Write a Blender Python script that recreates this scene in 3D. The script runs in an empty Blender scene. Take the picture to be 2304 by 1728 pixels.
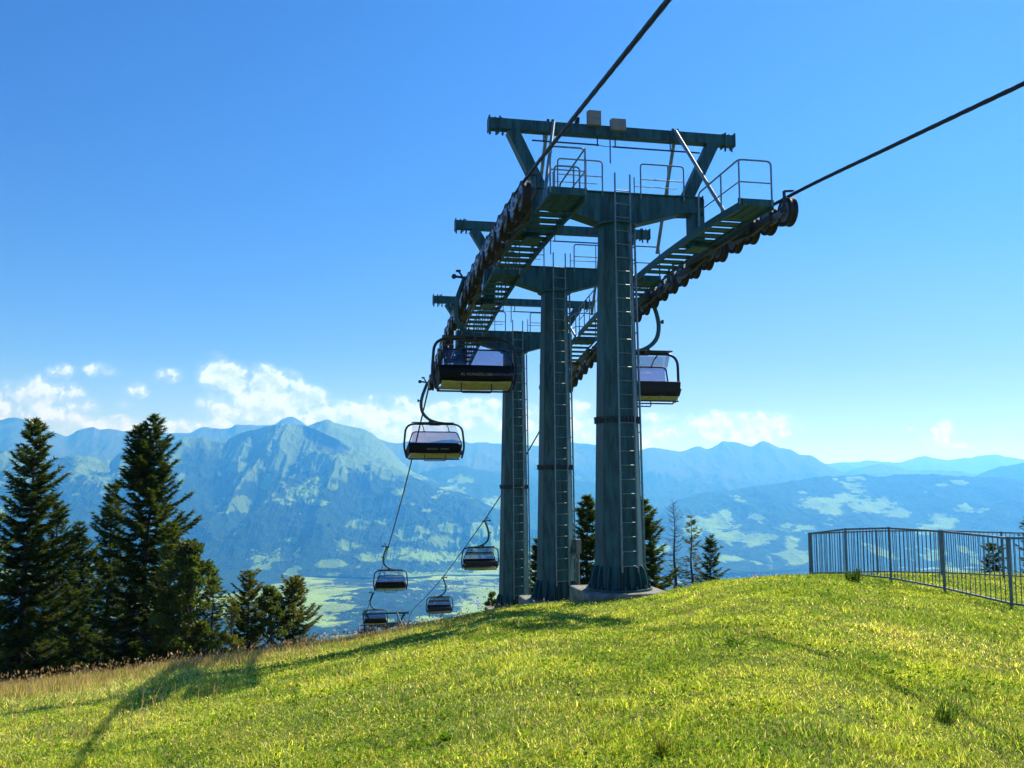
import bpy, math, random
import numpy as np
from mathutils import Vector, Matrix

# ------------------------------------------------------------------ camera, sky, sun, exposure
SC = bpy.context.scene
COL = SC.collection
F, CX, CY, HOR, EYE = 2020.0, 1152.0, 864.0, 1075.0, 1.6     # focal length, principal point, horizon row of the 2304x1728 photo
PITCH = math.atan((HOR - CY) / F)
cam_d = bpy.data.cameras.new('camera'); cam = bpy.data.objects.new('camera', cam_d); COL.objects.link(cam)
cam.location = (0, 0, EYE); cam.rotation_euler = (math.pi / 2 + PITCH, 0, 0)
cam_d.sensor_width = 36; cam_d.lens = 36 * F / 2304; cam_d.clip_start = 0.1; cam_d.clip_end = 90000
SC.camera = cam

SUN_AZ, SUN_EL = math.radians(38), math.radians(47)          # to the right of the view, above the frame
SUN_DIR = Vector((math.sin(SUN_AZ) * math.cos(SUN_EL), math.cos(SUN_AZ) * math.cos(SUN_EL), math.sin(SUN_EL)))
sd = bpy.data.lights.new('sun', 'SUN'); sd.energy = 5.0; sd.angle = math.radians(0.5); sd.color = (1.0, 0.95, 0.86)
sun = bpy.data.objects.new('sun', sd); COL.objects.link(sun); sun.rotation_euler = (-SUN_DIR).to_track_quat('-Z', 'Y').to_euler()
sun.location = (20, 30, 60)

SC.render.engine = 'CYCLES'
SC.cycles.use_denoising = True
SC.cycles.max_bounces = 8; SC.cycles.diffuse_bounces = 3; SC.cycles.glossy_bounces = 3
SC.cycles.transmission_bounces = 6; SC.cycles.transparent_max_bounces = 16; SC.cycles.volume_bounces = 1
SC.view_settings.view_transform = 'Standard'; SC.view_settings.look = 'None'
SC.view_settings.exposure = 0.72; SC.view_settings.gamma = 1.0

def N(nt, typ, **kw):
    n = nt.nodes.new(typ)
    for k, v in kw.items():
        if k.startswith('i_'):
            n.inputs[k[2:].replace('_', ' ')].default_value = v
        else:
            setattr(n, k, v)
    return n

def M_(nt, op, a, b=None, c=None, clamp=False):
    n = nt.nodes.new('ShaderNodeMath'); n.operation = op; n.use_clamp = clamp
    for i, v in enumerate((a, b, c)):
        if v is None: continue
        if isinstance(v, (int, float)): n.inputs[i].default_value = v
        else: nt.links.new(v, n.inputs[i])
    return n.outputs[0]

def smooth(nt, x, lo, hi, a=0.0, b=1.0):
    n = nt.nodes.new('ShaderNodeMapRange'); n.interpolation_type = 'SMOOTHSTEP'
    nt.links.new(x, n.inputs['Value'])
    n.inputs['From Min'].default_value = lo; n.inputs['From Max'].default_value = hi
    n.inputs['To Min'].default_value = a; n.inputs['To Max'].default_value = b
    return n.outputs[0]

def mixc(nt, f, a, b):
    n = nt.nodes.new('ShaderNodeMix'); n.data_type = 'RGBA'; n.clamp_factor = True
    for s, v in ((0, f), (6, a), (7, b)):
        if isinstance(v, (int, float)): n.inputs[s].default_value = v
        elif isinstance(v, tuple): n.inputs[s].default_value = (*v, 1) if len(v) == 3 else v
        else: nt.links.new(v, n.inputs[s])
    return n.outputs[2]

def rayt(px, py):
    """photo pixel -> (x/y, z/y) of its line of sight"""
    x = (px - CX) / F; u = -(py - CY) / F
    c, s = math.cos(PITCH), math.sin(PITCH)
    yy = c - u * s
    return x / yy, (s + u * c) / yy

def build_world():
    w = bpy.data.worlds.new('World'); SC.world = w; w.use_nodes = True
    nt = w.node_tree; nt.nodes.clear(); L = nt.links.new
    out = N(nt, 'ShaderNodeOutputWorld'); bg = N(nt, 'ShaderNodeBackground'); L(bg.outputs[0], out.inputs[0])
    sky = N(nt, 'ShaderNodeTexSky', sky_type='NISHITA', sun_disc=False, sun_elevation=SUN_EL, sun_rotation=SUN_AZ,
            altitude=1500.0, air_density=1.0, dust_density=0.2, ozone_density=3.0)
    hs = N(nt, 'ShaderNodeHueSaturation'); hs.inputs['Saturation'].default_value = 1.25; L(sky.outputs[0], hs.inputs['Color'])
    tint = N(nt, 'ShaderNodeMix', data_type='RGBA', blend_type='MULTIPLY'); tint.inputs[0].default_value = 1.0
    L(hs.outputs[0], tint.inputs[6]); tint.inputs[7].default_value = (0.77, 0.84, 1.08, 1)
    # cumulus, laid out by compass bearing and height above the horizon
    tc = N(nt, 'ShaderNodeTexCoord'); sx = N(nt, 'ShaderNodeSeparateXYZ'); L(tc.outputs['Generated'], sx.inputs[0])
    yy = M_(nt, 'MAXIMUM', sx.outputs[1], 0.05)
    u = M_(nt, 'DIVIDE', sx.outputs[0], yy); v = M_(nt, 'DIVIDE', sx.outputs[2], yy)
    # paler band of sky low down on the sunward side
    low = M_(nt, 'MULTIPLY', smooth(nt, v, 0.34, 0.02), smooth(nt, u, -0.35, 0.55, 0.0, .30))
    base = mixc(nt, low, tint.outputs[2], (5.6, 7.0, 8.8))
    mu = N(nt, 'ShaderNodeMix', data_type='RGBA', blend_type='MULTIPLY'); mu.inputs[0].default_value = 1.0
    L(mixc(nt, M_(nt, 'MULTIPLY', smooth(nt, v, 0.42, 0.0), smooth(nt, u, -0.7, 0.5)), (1, 1, 1), (.68, .50, .80)), mu.inputs[7]); L(base, mu.inputs[6]); base = mu.outputs[2]
    base = mixc(nt, smooth(nt, v, 0.15, 0.0, 0.0, .35), base, (5.0, 6.4, 8.4))
    uv = N(nt, 'ShaderNodeCombineXYZ'); L(u, uv.inputs[0]); L(v, uv.inputs[1])
    def fbm(scale, det, off, rough=0.55, dist=0.0):
        m = N(nt, 'ShaderNodeVectorMath', operation='ADD'); L(uv.outputs[0], m.inputs[0]); m.inputs[1].default_value = off
        n = N(nt, 'ShaderNodeTexNoise'); n.inputs['Scale'].default_value = scale; n.inputs['Detail'].default_value = det
        n.inputs['Roughness'].default_value = rough; n.inputs['Distortion'].default_value = dist
        L(m.outputs[0], n.inputs['Vector']); return n.outputs[0]
    nbig = fbm(38, 9, (3.1, 1.7, 0), 0.58)
    nsun = fbm(38, 9, (3.1 + 0.004, 1.7 + 0.007, 0), 0.58)     # the same field a step away from the sun: lit edge minus shaded edge
    nfine = fbm(110, 5, (0.3, 5.2, 0), 0.6)
    BL = [  # px, py, rx, ry, weight   (bearing/height of each cloud's body)
        (95, 905, 75, 50, 1.0), (10, 915, 50, 45, .9), (150, 950, 60, 30, .8), (200, 920, 25, 22, .75), (245, 955, 70, 20, .75),
        (137, 838, 32, 18, .66), (228, 832, 36, 16, .58), (308, 880, 26, 17, .68), (285, 908, 22, 10, .6), (370, 845, 40, 18, .46),
        (480, 835, 34, 36, .9), (520, 862, 52, 40, 1.0), (600, 875, 70, 45, 1.05), (650, 915, 85, 42, 1.0), (560, 915, 95, 38, .78), (730, 930, 70, 30, .95), (450, 962, 90, 18, .8),
        (845, 935, 62, 35, 1.0), (900, 930, 60, 34, 1.0), (930, 965, 90, 28, .95), (1000, 930, 45, 24, .8), (1080, 930, 80, 32, .8), (800, 925, 35, 20, .7),
        (1170, 945, 70, 30, .78), (1280, 970, 75, 30, .8), (1290, 925, 40, 24, .65), (1440, 985, 50, 24, .72), (1500, 975, 60, 22, .62),
        (1590, 945, 46, 22, .9), (1650, 962, 75, 30, 1.0), (1725, 955, 55, 26, 1.0), (1690, 985, 75, 16, .9), (1480, 940, 50, 14, .5), (1760, 972, 45, 14, .85),
        (2128, 958, 18, 14, .82), (2118, 980, 28, 18, .9), (2135, 1000, 45, 9, .6), (2080, 982, 16, 10, .55), (2052, 965, 14, 6, .5)]
    acc = None
    for px, py, rx, ry, wt in BL:
        t, e = rayt(px, py)
        a = N(nt, 'ShaderNodeVectorMath', operation='SUBTRACT'); L(uv.outputs[0], a.inputs[0]); a.inputs[1].default_value = (t, e, 0)
        b = N(nt, 'ShaderNodeVectorMath', operation='MULTIPLY'); L(a.outputs[0], b.inputs[0]); b.inputs[1].default_value = (F / rx / 1.55, F / ry / 1.55, 0)
        c = N(nt, 'ShaderNodeVectorMath', operation='LENGTH'); L(b.outputs[0], c.inputs[0])
        g = M_(nt, 'MULTIPLY', M_(nt, 'SUBTRACT', 1.0, c.outputs[1], clamp=True), wt)
        acc = g if acc is None else M_(nt, 'MAXIMUM', acc, g)
    f = M_(nt, 'ADD', acc, M_(nt, 'MULTIPLY', M_(nt, 'SUBTRACT', nbig, 0.5), 2.3))
    f = M_(nt, 'ADD', f, M_(nt, 'MULTIPLY', M_(nt, 'SUBTRACT', nfine, 0.5), 0.55))
    body = M_(nt, 'MULTIPLY', smooth(nt, f, 0.22, 0.60), smooth(nt, acc, 0.06, 0.26))
    veil = M_(nt, 'MULTIPLY', smooth(nt, f, -0.15, 0.55), smooth(nt, acc, 0.0, 0.35)); body = M_(nt, 'MAXIMUM', body, M_(nt, 'MULTIPLY', veil, 0.42))
    lit = M_(nt, 'ADD', 0.55, M_(nt, 'MULTIPLY', M_(nt, 'SUBTRACT', nbig, nsun), 6.0), clamp=True)
    lit = M_(nt, 'ADD', M_(nt, 'MULTIPLY', lit, 0.8), M_(nt, 'MULTIPLY', smooth(nt, f, 0.9, 0.3), 0.25), clamp=True)
    ccol = mixc(nt, lit, (4.4, 6.0, 9.6), (7.6, 9.4, 13.4))
    front = smooth(nt, sx.outputs[1], 0.1, 0.3)
    col = mixc(nt, M_(nt, 'MULTIPLY', M_(nt, 'MULTIPLY', body, front), 0.93), base, ccol)
    L(col, bg.inputs[0]); bg.inputs[1].default_value = 0.079
build_world()

# ------------------------------------------------------------------ helpers
RA = math.radians(10.77)                       # bearing of the lift line, left of the view
CA, SA = math.cos(RA), math.sin(RA)
WL, WR, WT = 3.7, 9.7, 6.7                     # offsets of the two ropes and of the tower axis
def xy(w, s): return (w * CA - s * SA, w * SA + s * CA)

def tag(o, label, cat, group=None, kind=None):
    o['label'] = label; o['category'] = cat
    if group: o['group'] = group
    if kind: o['kind'] = kind
    return o
def empty(name, loc, rz=0.0, label=None, cat=None, group=None):
    o = bpy.data.objects.new(name, None); COL.objects.link(o); o.location = loc; o.rotation_euler = (0, 0, rz)
    o.empty_display_size = 0.3
    if label: tag(o, label, cat, group)
    return o
def copy_tree(o, parent=None):
    c = o.copy(); COL.objects.link(c); c.parent = parent
    for ch in o.children: copy_tree(ch, c)
    return c

def np_mesh(name, V, polys, mat, parent=None, smooth_=False, attrs=None):
    """polys: list of (n,k) index arrays"""
    me = bpy.data.meshes.new(name)
    V = np.ascontiguousarray(V, dtype=np.float32)
    me.vertices.add(len(V)); me.vertices.foreach_set('co', V.ravel())
    loops = np.concatenate([p.ravel() for p in polys]).astype(np.int32)
    sizes = np.concatenate([np.full(len(p), p.shape[1], np.int32) for p in polys])
    starts = np.concatenate([[0], np.cumsum(sizes)[:-1]]).astype(np.int32)
    me.loops.add(len(loops)); me.loops.foreach_set('vertex_index', loops)
    me.polygons.add(len(sizes)); me.polygons.foreach_set('loop_start', starts); me.polygons.foreach_set('loop_total', sizes)
    if smooth_: me.polygons.foreach_set('use_smooth', np.ones(len(sizes), bool))
    for an, (typ, data) in (attrs or {}).items():
        at = me.attributes.new(an, typ, 'POINT')
        at.data.foreach_set('color' if 'COLOR' in typ else 'value', np.ascontiguousarray(data, np.float32).ravel())
    me.update(calc_edges=True)
    if mat: me.materials.append(mat)
    o = bpy.data.objects.new(name, me); COL.objects.link(o)
    if parent: o.parent = parent
    return o

class MB:
    """collects solids; build() links them as one mesh object"""
    def __init__(s): s.v = []; s.f = []; s.m = []; s.cur = 0
    def _add(s, vs, fs):
        b = len(s.v); s.v += [tuple(x) for x in vs]
        for f in fs: s.f.append([b + i for i in f]); s.m.append(s.cur)
    def box(s, c, d, rot=None):
        x, y, z = (k / 2 for k in d)
        vs = [Vector(p) for p in ((-x,-y,-z),(x,-y,-z),(x,y,-z),(-x,y,-z),(-x,-y,z),(x,-y,z),(x,y,z),(-x,y,z))]
        if rot is not None: vs = [rot @ p for p in vs]
        c = Vector(c); s._add([p + c for p in vs], [(0,3,2,1),(4,5,6,7),(0,1,5,4),(1,2,6,5),(2,3,7,6),(3,0,4,7)]); return s
    def beam(s, p0, p1, w, h, up=(0, 0, 1)):
        p0, p1 = Vector(p0), Vector(p1); d = p1 - p0; L = d.length; d.normalize()
        u = Vector(up); x = d.cross(u)
        if x.length < 1e-4: x = d.cross(Vector((0, 1, 0)))
        x.normalize(); z = x.cross(d)
        R = Matrix((x, d, z)).transposed(); return s.box((p0 + p1) / 2, (w, L, h), R)
    def cyl(s, p0, p1, r0, r1=None, n=12, cap=True):
        r1 = r0 if r1 is None else r1; p0, p1 = Vector(p0), Vector(p1); d = (p1 - p0).normalized()
        a = d.orthogonal().normalized(); b = d.cross(a)
        ring = lambda p, r: [p + r * (math.cos(2*math.pi*i/n) * a + math.sin(2*math.pi*i/n) * b) for i in range(n)]
        fs = [(i, (i+1) % n, n + (i+1) % n, n + i) for i in range(n)]
        if cap: fs += [tuple(range(n-1, -1, -1)), tuple(range(n, 2*n))]
        s._add(ring(p0, r0) + ring(p1, r1), fs); return s
    def tube(s, pts, r, n=8, closed=False, rr=None):
        P = [Vector([float(k) for k in p]) for p in pts]; m = len(P); vs = []; a = None
        for i in range(m):
            t = (P[(i+1) % m] - P[i-1]) if closed else (P[min(i+1, m-1)] - P[max(i-1, 0)])
            t.normalize()
            a = t.orthogonal().normalized() if a is None else (a - t * a.dot(t)).normalized()
            b = t.cross(a); q = float(rr[i] if rr else r)
            vs += [P[i] + q * (math.cos(2*math.pi*k/n) * a + math.sin(2*math.pi*k/n) * b) for k in range(n)]
        fs = []
        for i in range(m if closed else m - 1):
            j = (i + 1) % m
            fs += [(i*n + k, i*n + (k+1) % n, j*n + (k+1) % n, j*n + k) for k in range(n)]
        if not closed: fs += [tuple(range(n-1, -1, -1)), tuple((m-1)*n + k for k in range(n))]
        s._add(vs, fs); return s
    def prism(s, poly, axis, lo, hi):
        """poly: 2D outline in the plane normal to axis (x: yz, y: xz, z: xy)"""
        def P(a, b, t): return {'x': (t, a, b), 'y': (a, t, b), 'z': (a, b, t)}[axis]
        n = len(poly); vs = [P(a, b, lo) for a, b in poly] + [P(a, b, hi) for a, b in poly]
        s._add(vs, [tuple(range(n-1, -1, -1)), tuple(range(n, 2*n))] + [(i, (i+1) % n, n+(i+1) % n, n+i) for i in range(n)]); return s
    def grid(s, rows):
        nr, nc = len(rows), len(rows[0]); s._add([p for r in rows for p in r],
            [(i*nc+j, i*nc+j+1, (i+1)*nc+j+1, (i+1)*nc+j) for i in range(nr-1) for j in range(nc-1)]); return s
    def build(s, name, mats, parent=None, sm=True, bevel=0.0, loc=None):
        me = bpy.data.meshes.new(name); me.from_pydata(s.v, [], s.f)
        import bmesh
        bm = bmesh.new(); bm.from_mesh(me); bmesh.ops.recalc_face_normals(bm, faces=bm.faces); bm.to_mesh(me); bm.free()
        for m in (mats if isinstance(mats, (list, tuple)) else [mats]): me.materials.append(m)
        me.polygons.foreach_set('material_index', s.m)
        if sm:
            me.polygons.foreach_set('use_smooth', [True] * len(me.polygons)); me.set_sharp_from_angle(angle=math.radians(38))
        o = bpy.data.objects.new(name, me); COL.objects.link(o)
        if parent: o.parent = parent
        if loc: o.location = loc
        if bevel:
            b = o.modifiers.new('bevel', 'BEVEL'); b.width = bevel; b.segments = 2; b.limit_method = 'ANGLE'; b.angle_limit = math.radians(50)
        return o

def bend(pts, r, n=5):
    """round the corners of a polyline"""
    P = [Vector(p) for p in pts]; out = [P[0]]
    for i in range(1, len(P) - 1):
        a, b = (P[i-1] - P[i]), (P[i+1] - P[i]); k = min(r, a.length * .49, b.length * .49)
        p0, p2 = P[i] + a.normalized() * k, P[i] + b.normalized() * k
        for j in range(n + 1):
            t = j / n; out.append((1-t)**2 * p0 + 2*t*(1-t) * P[i] + t*t * p2)
    return out + [P[-1]]

# numpy noise
def _hash(ix, iy, seed):
    h = (ix.astype(np.int64) * 374761393 + iy.astype(np.int64) * 668265263 + seed * 1274126177) & 0xffffffff
    h = ((h ^ (h >> 13)) * 1274126177) & 0xffffffff; h = h ^ (h >> 16)
    return (h & 0xffff).astype(np.float64) / 65535.0
def vnoise(x, y, seed=0):
    ix, iy = np.floor(x), np.floor(y); fx, fy = x - ix, y - iy
    fx = fx*fx*fx*(fx*(fx*6-15)+10); fy = fy*fy*fy*(fy*(fy*6-15)+10)
    a, b = _hash(ix, iy, seed), _hash(ix+1, iy, seed); c, d = _hash(ix, iy+1, seed), _hash(ix+1, iy+1, seed)
    return (a*(1-fx)+b*fx)*(1-fy) + (c*(1-fx)+d*fx)*fy
def fbm(x, y, o=5, seed=0, g=0.5, ridged=False):
    s = 0; a = 1; t = 0
    for i in range(o):
        n = vnoise(x * 2**i + 17.3*i, y * 2**i - 9.1*i, seed + i)
        s = s + a * ((1 - abs(2*n - 1)) if ridged else n); t += a; a *= g
    return s / t
def interp_smooth(xs, ys, x, passes=1):
    """monotone-ish cubic through points"""
    xs, ys = np.asarray(xs, float), np.asarray(ys, float); h = np.diff(xs); dl = np.diff(ys) / h
    m = np.zeros_like(ys); m[0], m[-1] = dl[0], dl[-1]
    for i in range(1, len(xs)-1):
        m[i] = 0 if dl[i-1]*dl[i] <= 0 else 2*dl[i-1]*dl[i]/(dl[i-1]+dl[i])
    x = np.asarray(x, float); i = np.clip(np.searchsorted(xs, x) - 1, 0, len(xs)-2)
    t = np.clip((x - xs[i]) / h[i], -0.0, 1.0); t2, t3 = t*t, t*t*t
    return (2*t3-3*t2+1)*ys[i] + (t3-2*t2+t)*h[i]*m[i] + (-2*t3+3*t2)*ys[i+1] + (t3-t2)*h[i]*m[i+1]

# ------------------------------------------------------------------ materials
def mat(name, base, rough=0.6, metal=0.0, var=0.0, vscale=3.0, bump=0.0, bscale=40.0, spec=0.5, base2=None, streak=False):
    m = bpy.data.materials.new(name); m.use_nodes = True; nt = m.node_tree; L = nt.links.new
    p = nt.nodes['Principled BSDF']; p.inputs['Roughness'].default_value = rough; p.inputs['Metallic'].default_value = metal
    p.inputs['Specular IOR Level'].default_value = spec; p.inputs['Base Color'].default_value = (*base, 1)
    if var or base2:
        tc = N(nt, 'ShaderNodeTexCoord'); mp = N(nt, 'ShaderNodeMapping'); L(tc.outputs['Object'], mp.inputs[0])
        if streak: mp.inputs['Scale'].default_value = (1, 1, 0.18)
        n = N(nt, 'ShaderNodeTexNoise'); n.inputs['Scale'].default_value = vscale; n.inputs['Detail'].default_value = 7; n.inputs['Roughness'].default_value = .65
        L(mp.outputs[0], n.inputs['Vector'])
        f = smooth(nt, n.outputs[0], 0.32, 0.68)
        b2 = base2 or tuple(max(0, c * (1 - var)) for c in base)
        L(mixc(nt, f, b2, tuple(min(1, c * (1 + var * .6)) for c in base)), p.inputs['Base Color'])
        L(M_(nt, 'ADD', rough - .1, M_(nt, 'MULTIPLY', f, .2)), p.inputs['Roughness'])
    if bump:
        tc2 = N(nt, 'ShaderNodeTexCoord'); n2 = N(nt, 'ShaderNodeTexNoise'); n2.inputs['Scale'].default_value = bscale; n2.inputs['Detail'].default_value = 4
        L(tc2.outputs['Object'], n2.inputs['Vector']); b = N(nt, 'ShaderNodeBump'); b.inputs['Strength'].default_value = bump; b.inputs['Distance'].default_value = .02
        L(n2.outputs[0], b.inputs['Height']); L(b.outputs[0], p.inputs['Normal'])
    return m
def leafmat(name, c, trans=0.45, attr='tint', tcol=None, gloss=0.0, use_col=False, rough=0.5):
    m = bpy.data.materials.new(name); m.use_nodes = True; nt = m.node_tree; nt.nodes.clear(); L = nt.links.new
    out = N(nt, 'ShaderNodeOutputMaterial'); d = N(nt, 'ShaderNodeBsdfDiffuse'); t = N(nt, 'ShaderNodeBsdfTranslucent')
    mx = N(nt, 'ShaderNodeMixShader'); mx.inputs[0].default_value = trans
    at = N(nt, 'ShaderNodeAttribute', attribute_name=attr)
    if use_col:
        L(at.outputs['Color'], d.inputs[0])
        tm = N(nt, 'ShaderNodeMix', data_type='RGBA', blend_type='MULTIPLY'); tm.inputs[0].default_value = 1
        L(at.outputs['Color'], tm.inputs[6]); tm.inputs[7].default_value = (*(tcol or (1, 1, 1)), 1); L(tm.outputs[2], t.inputs[0])
    else:
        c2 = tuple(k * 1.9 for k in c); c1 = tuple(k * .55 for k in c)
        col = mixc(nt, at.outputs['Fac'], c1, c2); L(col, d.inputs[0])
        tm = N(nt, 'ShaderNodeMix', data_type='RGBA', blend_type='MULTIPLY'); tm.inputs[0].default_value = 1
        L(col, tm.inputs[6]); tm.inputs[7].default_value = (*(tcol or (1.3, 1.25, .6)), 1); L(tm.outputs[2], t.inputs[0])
    L(d.outputs[0], mx.inputs[1]); L(t.outputs[0], mx.inputs[2]); last = mx.outputs[0]
    if gloss:
        g = N(nt, 'ShaderNodeBsdfGlossy'); g.inputs['Roughness'].default_value = rough; g.inputs[0].default_value = (1, 1, 1, 1)
        fr = N(nt, 'ShaderNodeLayerWeight'); fr.inputs[0].default_value = .5
        m2 = N(nt, 'ShaderNodeMixShader'); L(M_(nt, 'ADD', .04*gloss, M_(nt, 'MULTIPLY', M_(nt, 'POWER', fr.outputs['Facing'], 4.0), .5*gloss)), m2.inputs[0]); L(last, m2.inputs[1]); L(g.outputs[0], m2.inputs[2]); last = m2.outputs[0]
    L(last, out.inputs[0]); return m

GALV = mat('weathered_green_steel', (.026, .096, .108), .5, .1, var=.55, vscale=7.0, streak=True, spec=.3)
GALV2 = mat('sunlit_galvanised_steel', (.16, .23, .26), .42, .4, var=.3, vscale=6)  # steel tone lifted to stand in for sun on ladder and conduit
DARKST = mat('dark_steel', (.035, .045, .06), .5, .4, var=.4, vscale=8)
RUBBER = mat('black_rubber', (.012, .012, .014), .75, var=.3, vscale=14)
RIM = mat('grey_wheel_plate', (.16, .20, .27), .4, .5, var=.3, vscale=10)
ROPEM = mat('greased_steel_rope', (.02, .022, .03), .5, .5, var=.4, vscale=30)
CONC = mat('weathered_concrete', (.22, .22, .19), .9, var=.35, vscale=3.5, bump=.4, bscale=30, base2=(.09, .10, .085))
BOXGREY = mat('grey_cabinet_paint', (.20, .20, .18), .55, var=.2, vscale=9)
BLACKPL = mat('black_panel', (.006, .006, .008), .5, var=.3, vscale=5, spec=.15)
GRASSLIT = mat('grass_lit_underside_panel', (.33, .33, .11), .5, var=.25, vscale=6, streak=False)  # green bounce off the meadow is put into the panel colour
CUSHION = mat('black_seat_cushion', (.015, .015, .02), .8, var=.3, vscale=12, bump=.2, bscale=60)
TEXTM = mat('pale_lettering', (.26, .24, .17), .6)
TEXTB = mat('blue_lettering', (.13, .13, .28), .6)
FENCEM = mat('zinc_coated_fence_steel', (.11, .17, .21), .45, .3, var=.35, vscale=7)
BARK = mat('grey_brown_bark', (.11, .09, .08), .95, var=.5, vscale=6, bump=.8, bscale=14)
DEADM = mat('bare_dead_wood', (.10, .085, .075), .95, var=.4, vscale=8)

def bubble_mat(nm, tc_):
    m = bpy.data.materials.new(nm); m.use_nodes = True; nt = m.node_tree; nt.nodes.clear(); L = nt.links.new
    out = N(nt, 'ShaderNodeOutputMaterial'); t = N(nt, 'ShaderNodeBsdfTransparent'); t.inputs[0].default_value = tc_
    g = N(nt, 'ShaderNodeBsdfGlossy'); g.inputs['Roughness'].default_value = .06; g.inputs[0].default_value = (.85, .85, .95, 1)
    lw = N(nt, 'ShaderNodeLayerWeight'); lw.inputs[0].default_value = .35
    mx = N(nt, 'ShaderNodeMixShader'); L(M_(nt, 'ADD', .05, M_(nt, 'MULTIPLY', lw.outputs['Fresnel'], .5)), mx.inputs[0]); L(t.outputs[0], mx.inputs[1]); L(g.outputs[0], mx.inputs[2]); L(mx.outputs[0], out.inputs[0])
    return m
VISOR = bubble_mat('clear_visor', (.80, .78, .86, 1)); WINDOW = bubble_mat('tinted_window', (.52, .48, .60, 1))

# ------------------------------------------------------------------ meadow ground
_PX = [0, 208, 416, 520, 729, 937, 1042, 1146, 1300, 1400, 1490, 1615, 1730, 1810, 1950, 2304]
_PY = [1568, 1543, 1506, 1490, 1456, 1414, 1392, 1372, 1358, 1350, 1336, 1310, 1300, 1297, 1293, 1290]
_PH, _TA = [], []
for px, py in zip(_PX, _PY):
    t, e = rayt(px, py); ph = math.atan(t); _PH.append(ph); _TA.append(-e * math.cos(ph))
_CP = np.radians([-90, 12, 18, 24, 30, 90]); _CC = [.00256, .00256, .00227, .0013, .00077, .00077]
def ground_z(x, y, rough=True):
    x, y = np.asarray(x, float), np.asarray(y, float)
    R = np.sqrt(x*x + y*y); ph = np.arctan2(x, y); phc = np.clip(ph, _PH[0] - .25, _PH[-1] + .3)
    ta = interp_smooth([_PH[0] - .3] + _PH + [_PH[-1] + .3], [_TA[0] + .03] + _TA + [_TA[-1]], phc)
    c = interp_smooth(_CP, _CC, phc); k = ta - 2*np.sqrt(1.6*c)
    behind = np.clip((np.abs(ph) - 1.2) / 1.2, 0, 1); k = k * (1 - behind)
    Rc = np.minimum(R, 48.0)
    z = -k*Rc - c*Rc*Rc - (R - Rc) * np.clip(k + 2*c*48, .16, .36)
    if rough:
        z = z + (fbm(x*.45, y*.45, 4, 11) - .5) * .16 * np.clip(R/6, 0, 1)
    return z
def gz(x, y): return float(ground_z(np.array([x]), np.array([y]))[0])

def build_ground():
    m = bpy.data.materials.new('meadow_soil'); m.use_nodes = True; nt = m.node_tree; L = nt.links.new; p = nt.nodes['Principled BSDF']
    g = N(nt, 'ShaderNodeNewGeometry'); n = N(nt, 'ShaderNodeTexNoise'); n.inputs['Scale'].default_value = 1.3; n.inputs['Detail'].default_value = 8; L(g.outputs['Position'], n.inputs['Vector'])
    n2 = N(nt, 'ShaderNodeTexNoise'); n2.inputs['Scale'].default_value = 14; n2.inputs['Detail'].default_value = 6; L(g.outputs['Position'], n2.inputs['Vector'])
    c = mixc(nt, smooth(nt, n.outputs[0], .4, .65), (.11, .15, .02), (.17, .165, .035))
    c = mixc(nt, smooth(nt, n2.outputs[0], .45, .7), c, (.05, .065, .015)); L(c, p.inputs['Base Color']); p.inputs['Roughness'].default_value = 1; p.inputs['Specular IOR Level'].default_value = .1
    nr, na = 190, 260
    R = np.concatenate([[0.0], np.geomspace(.6, 130, nr-1)]); A = np.linspace(-math.pi, math.pi, na + 1)[:-1]
    A = np.sort(np.concatenate([A, np.linspace(-.75, .75, 300)])); na = len(A)
    RR, AA = np.meshgrid(R, A, indexing='ij'); X, Y = RR*np.sin(AA), RR*np.cos(AA)
    Z = ground_z(X, Y); V = np.stack([X, Y, Z], -1).reshape(-1, 3)
    i, j = np.meshgrid(np.arange(nr-1), np.arange(na), indexing='ij'); j2 = (j+1) % na
    q = np.stack([i*na+j, i*na+j2, (i+1)*na+j2, (i+1)*na+j], -1).reshape(-1, 4)
    o = np_mesh('ground', V, [q[:, ::-1]], m, smooth_=True); o['kind'] = 'structure'
build_ground()

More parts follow.
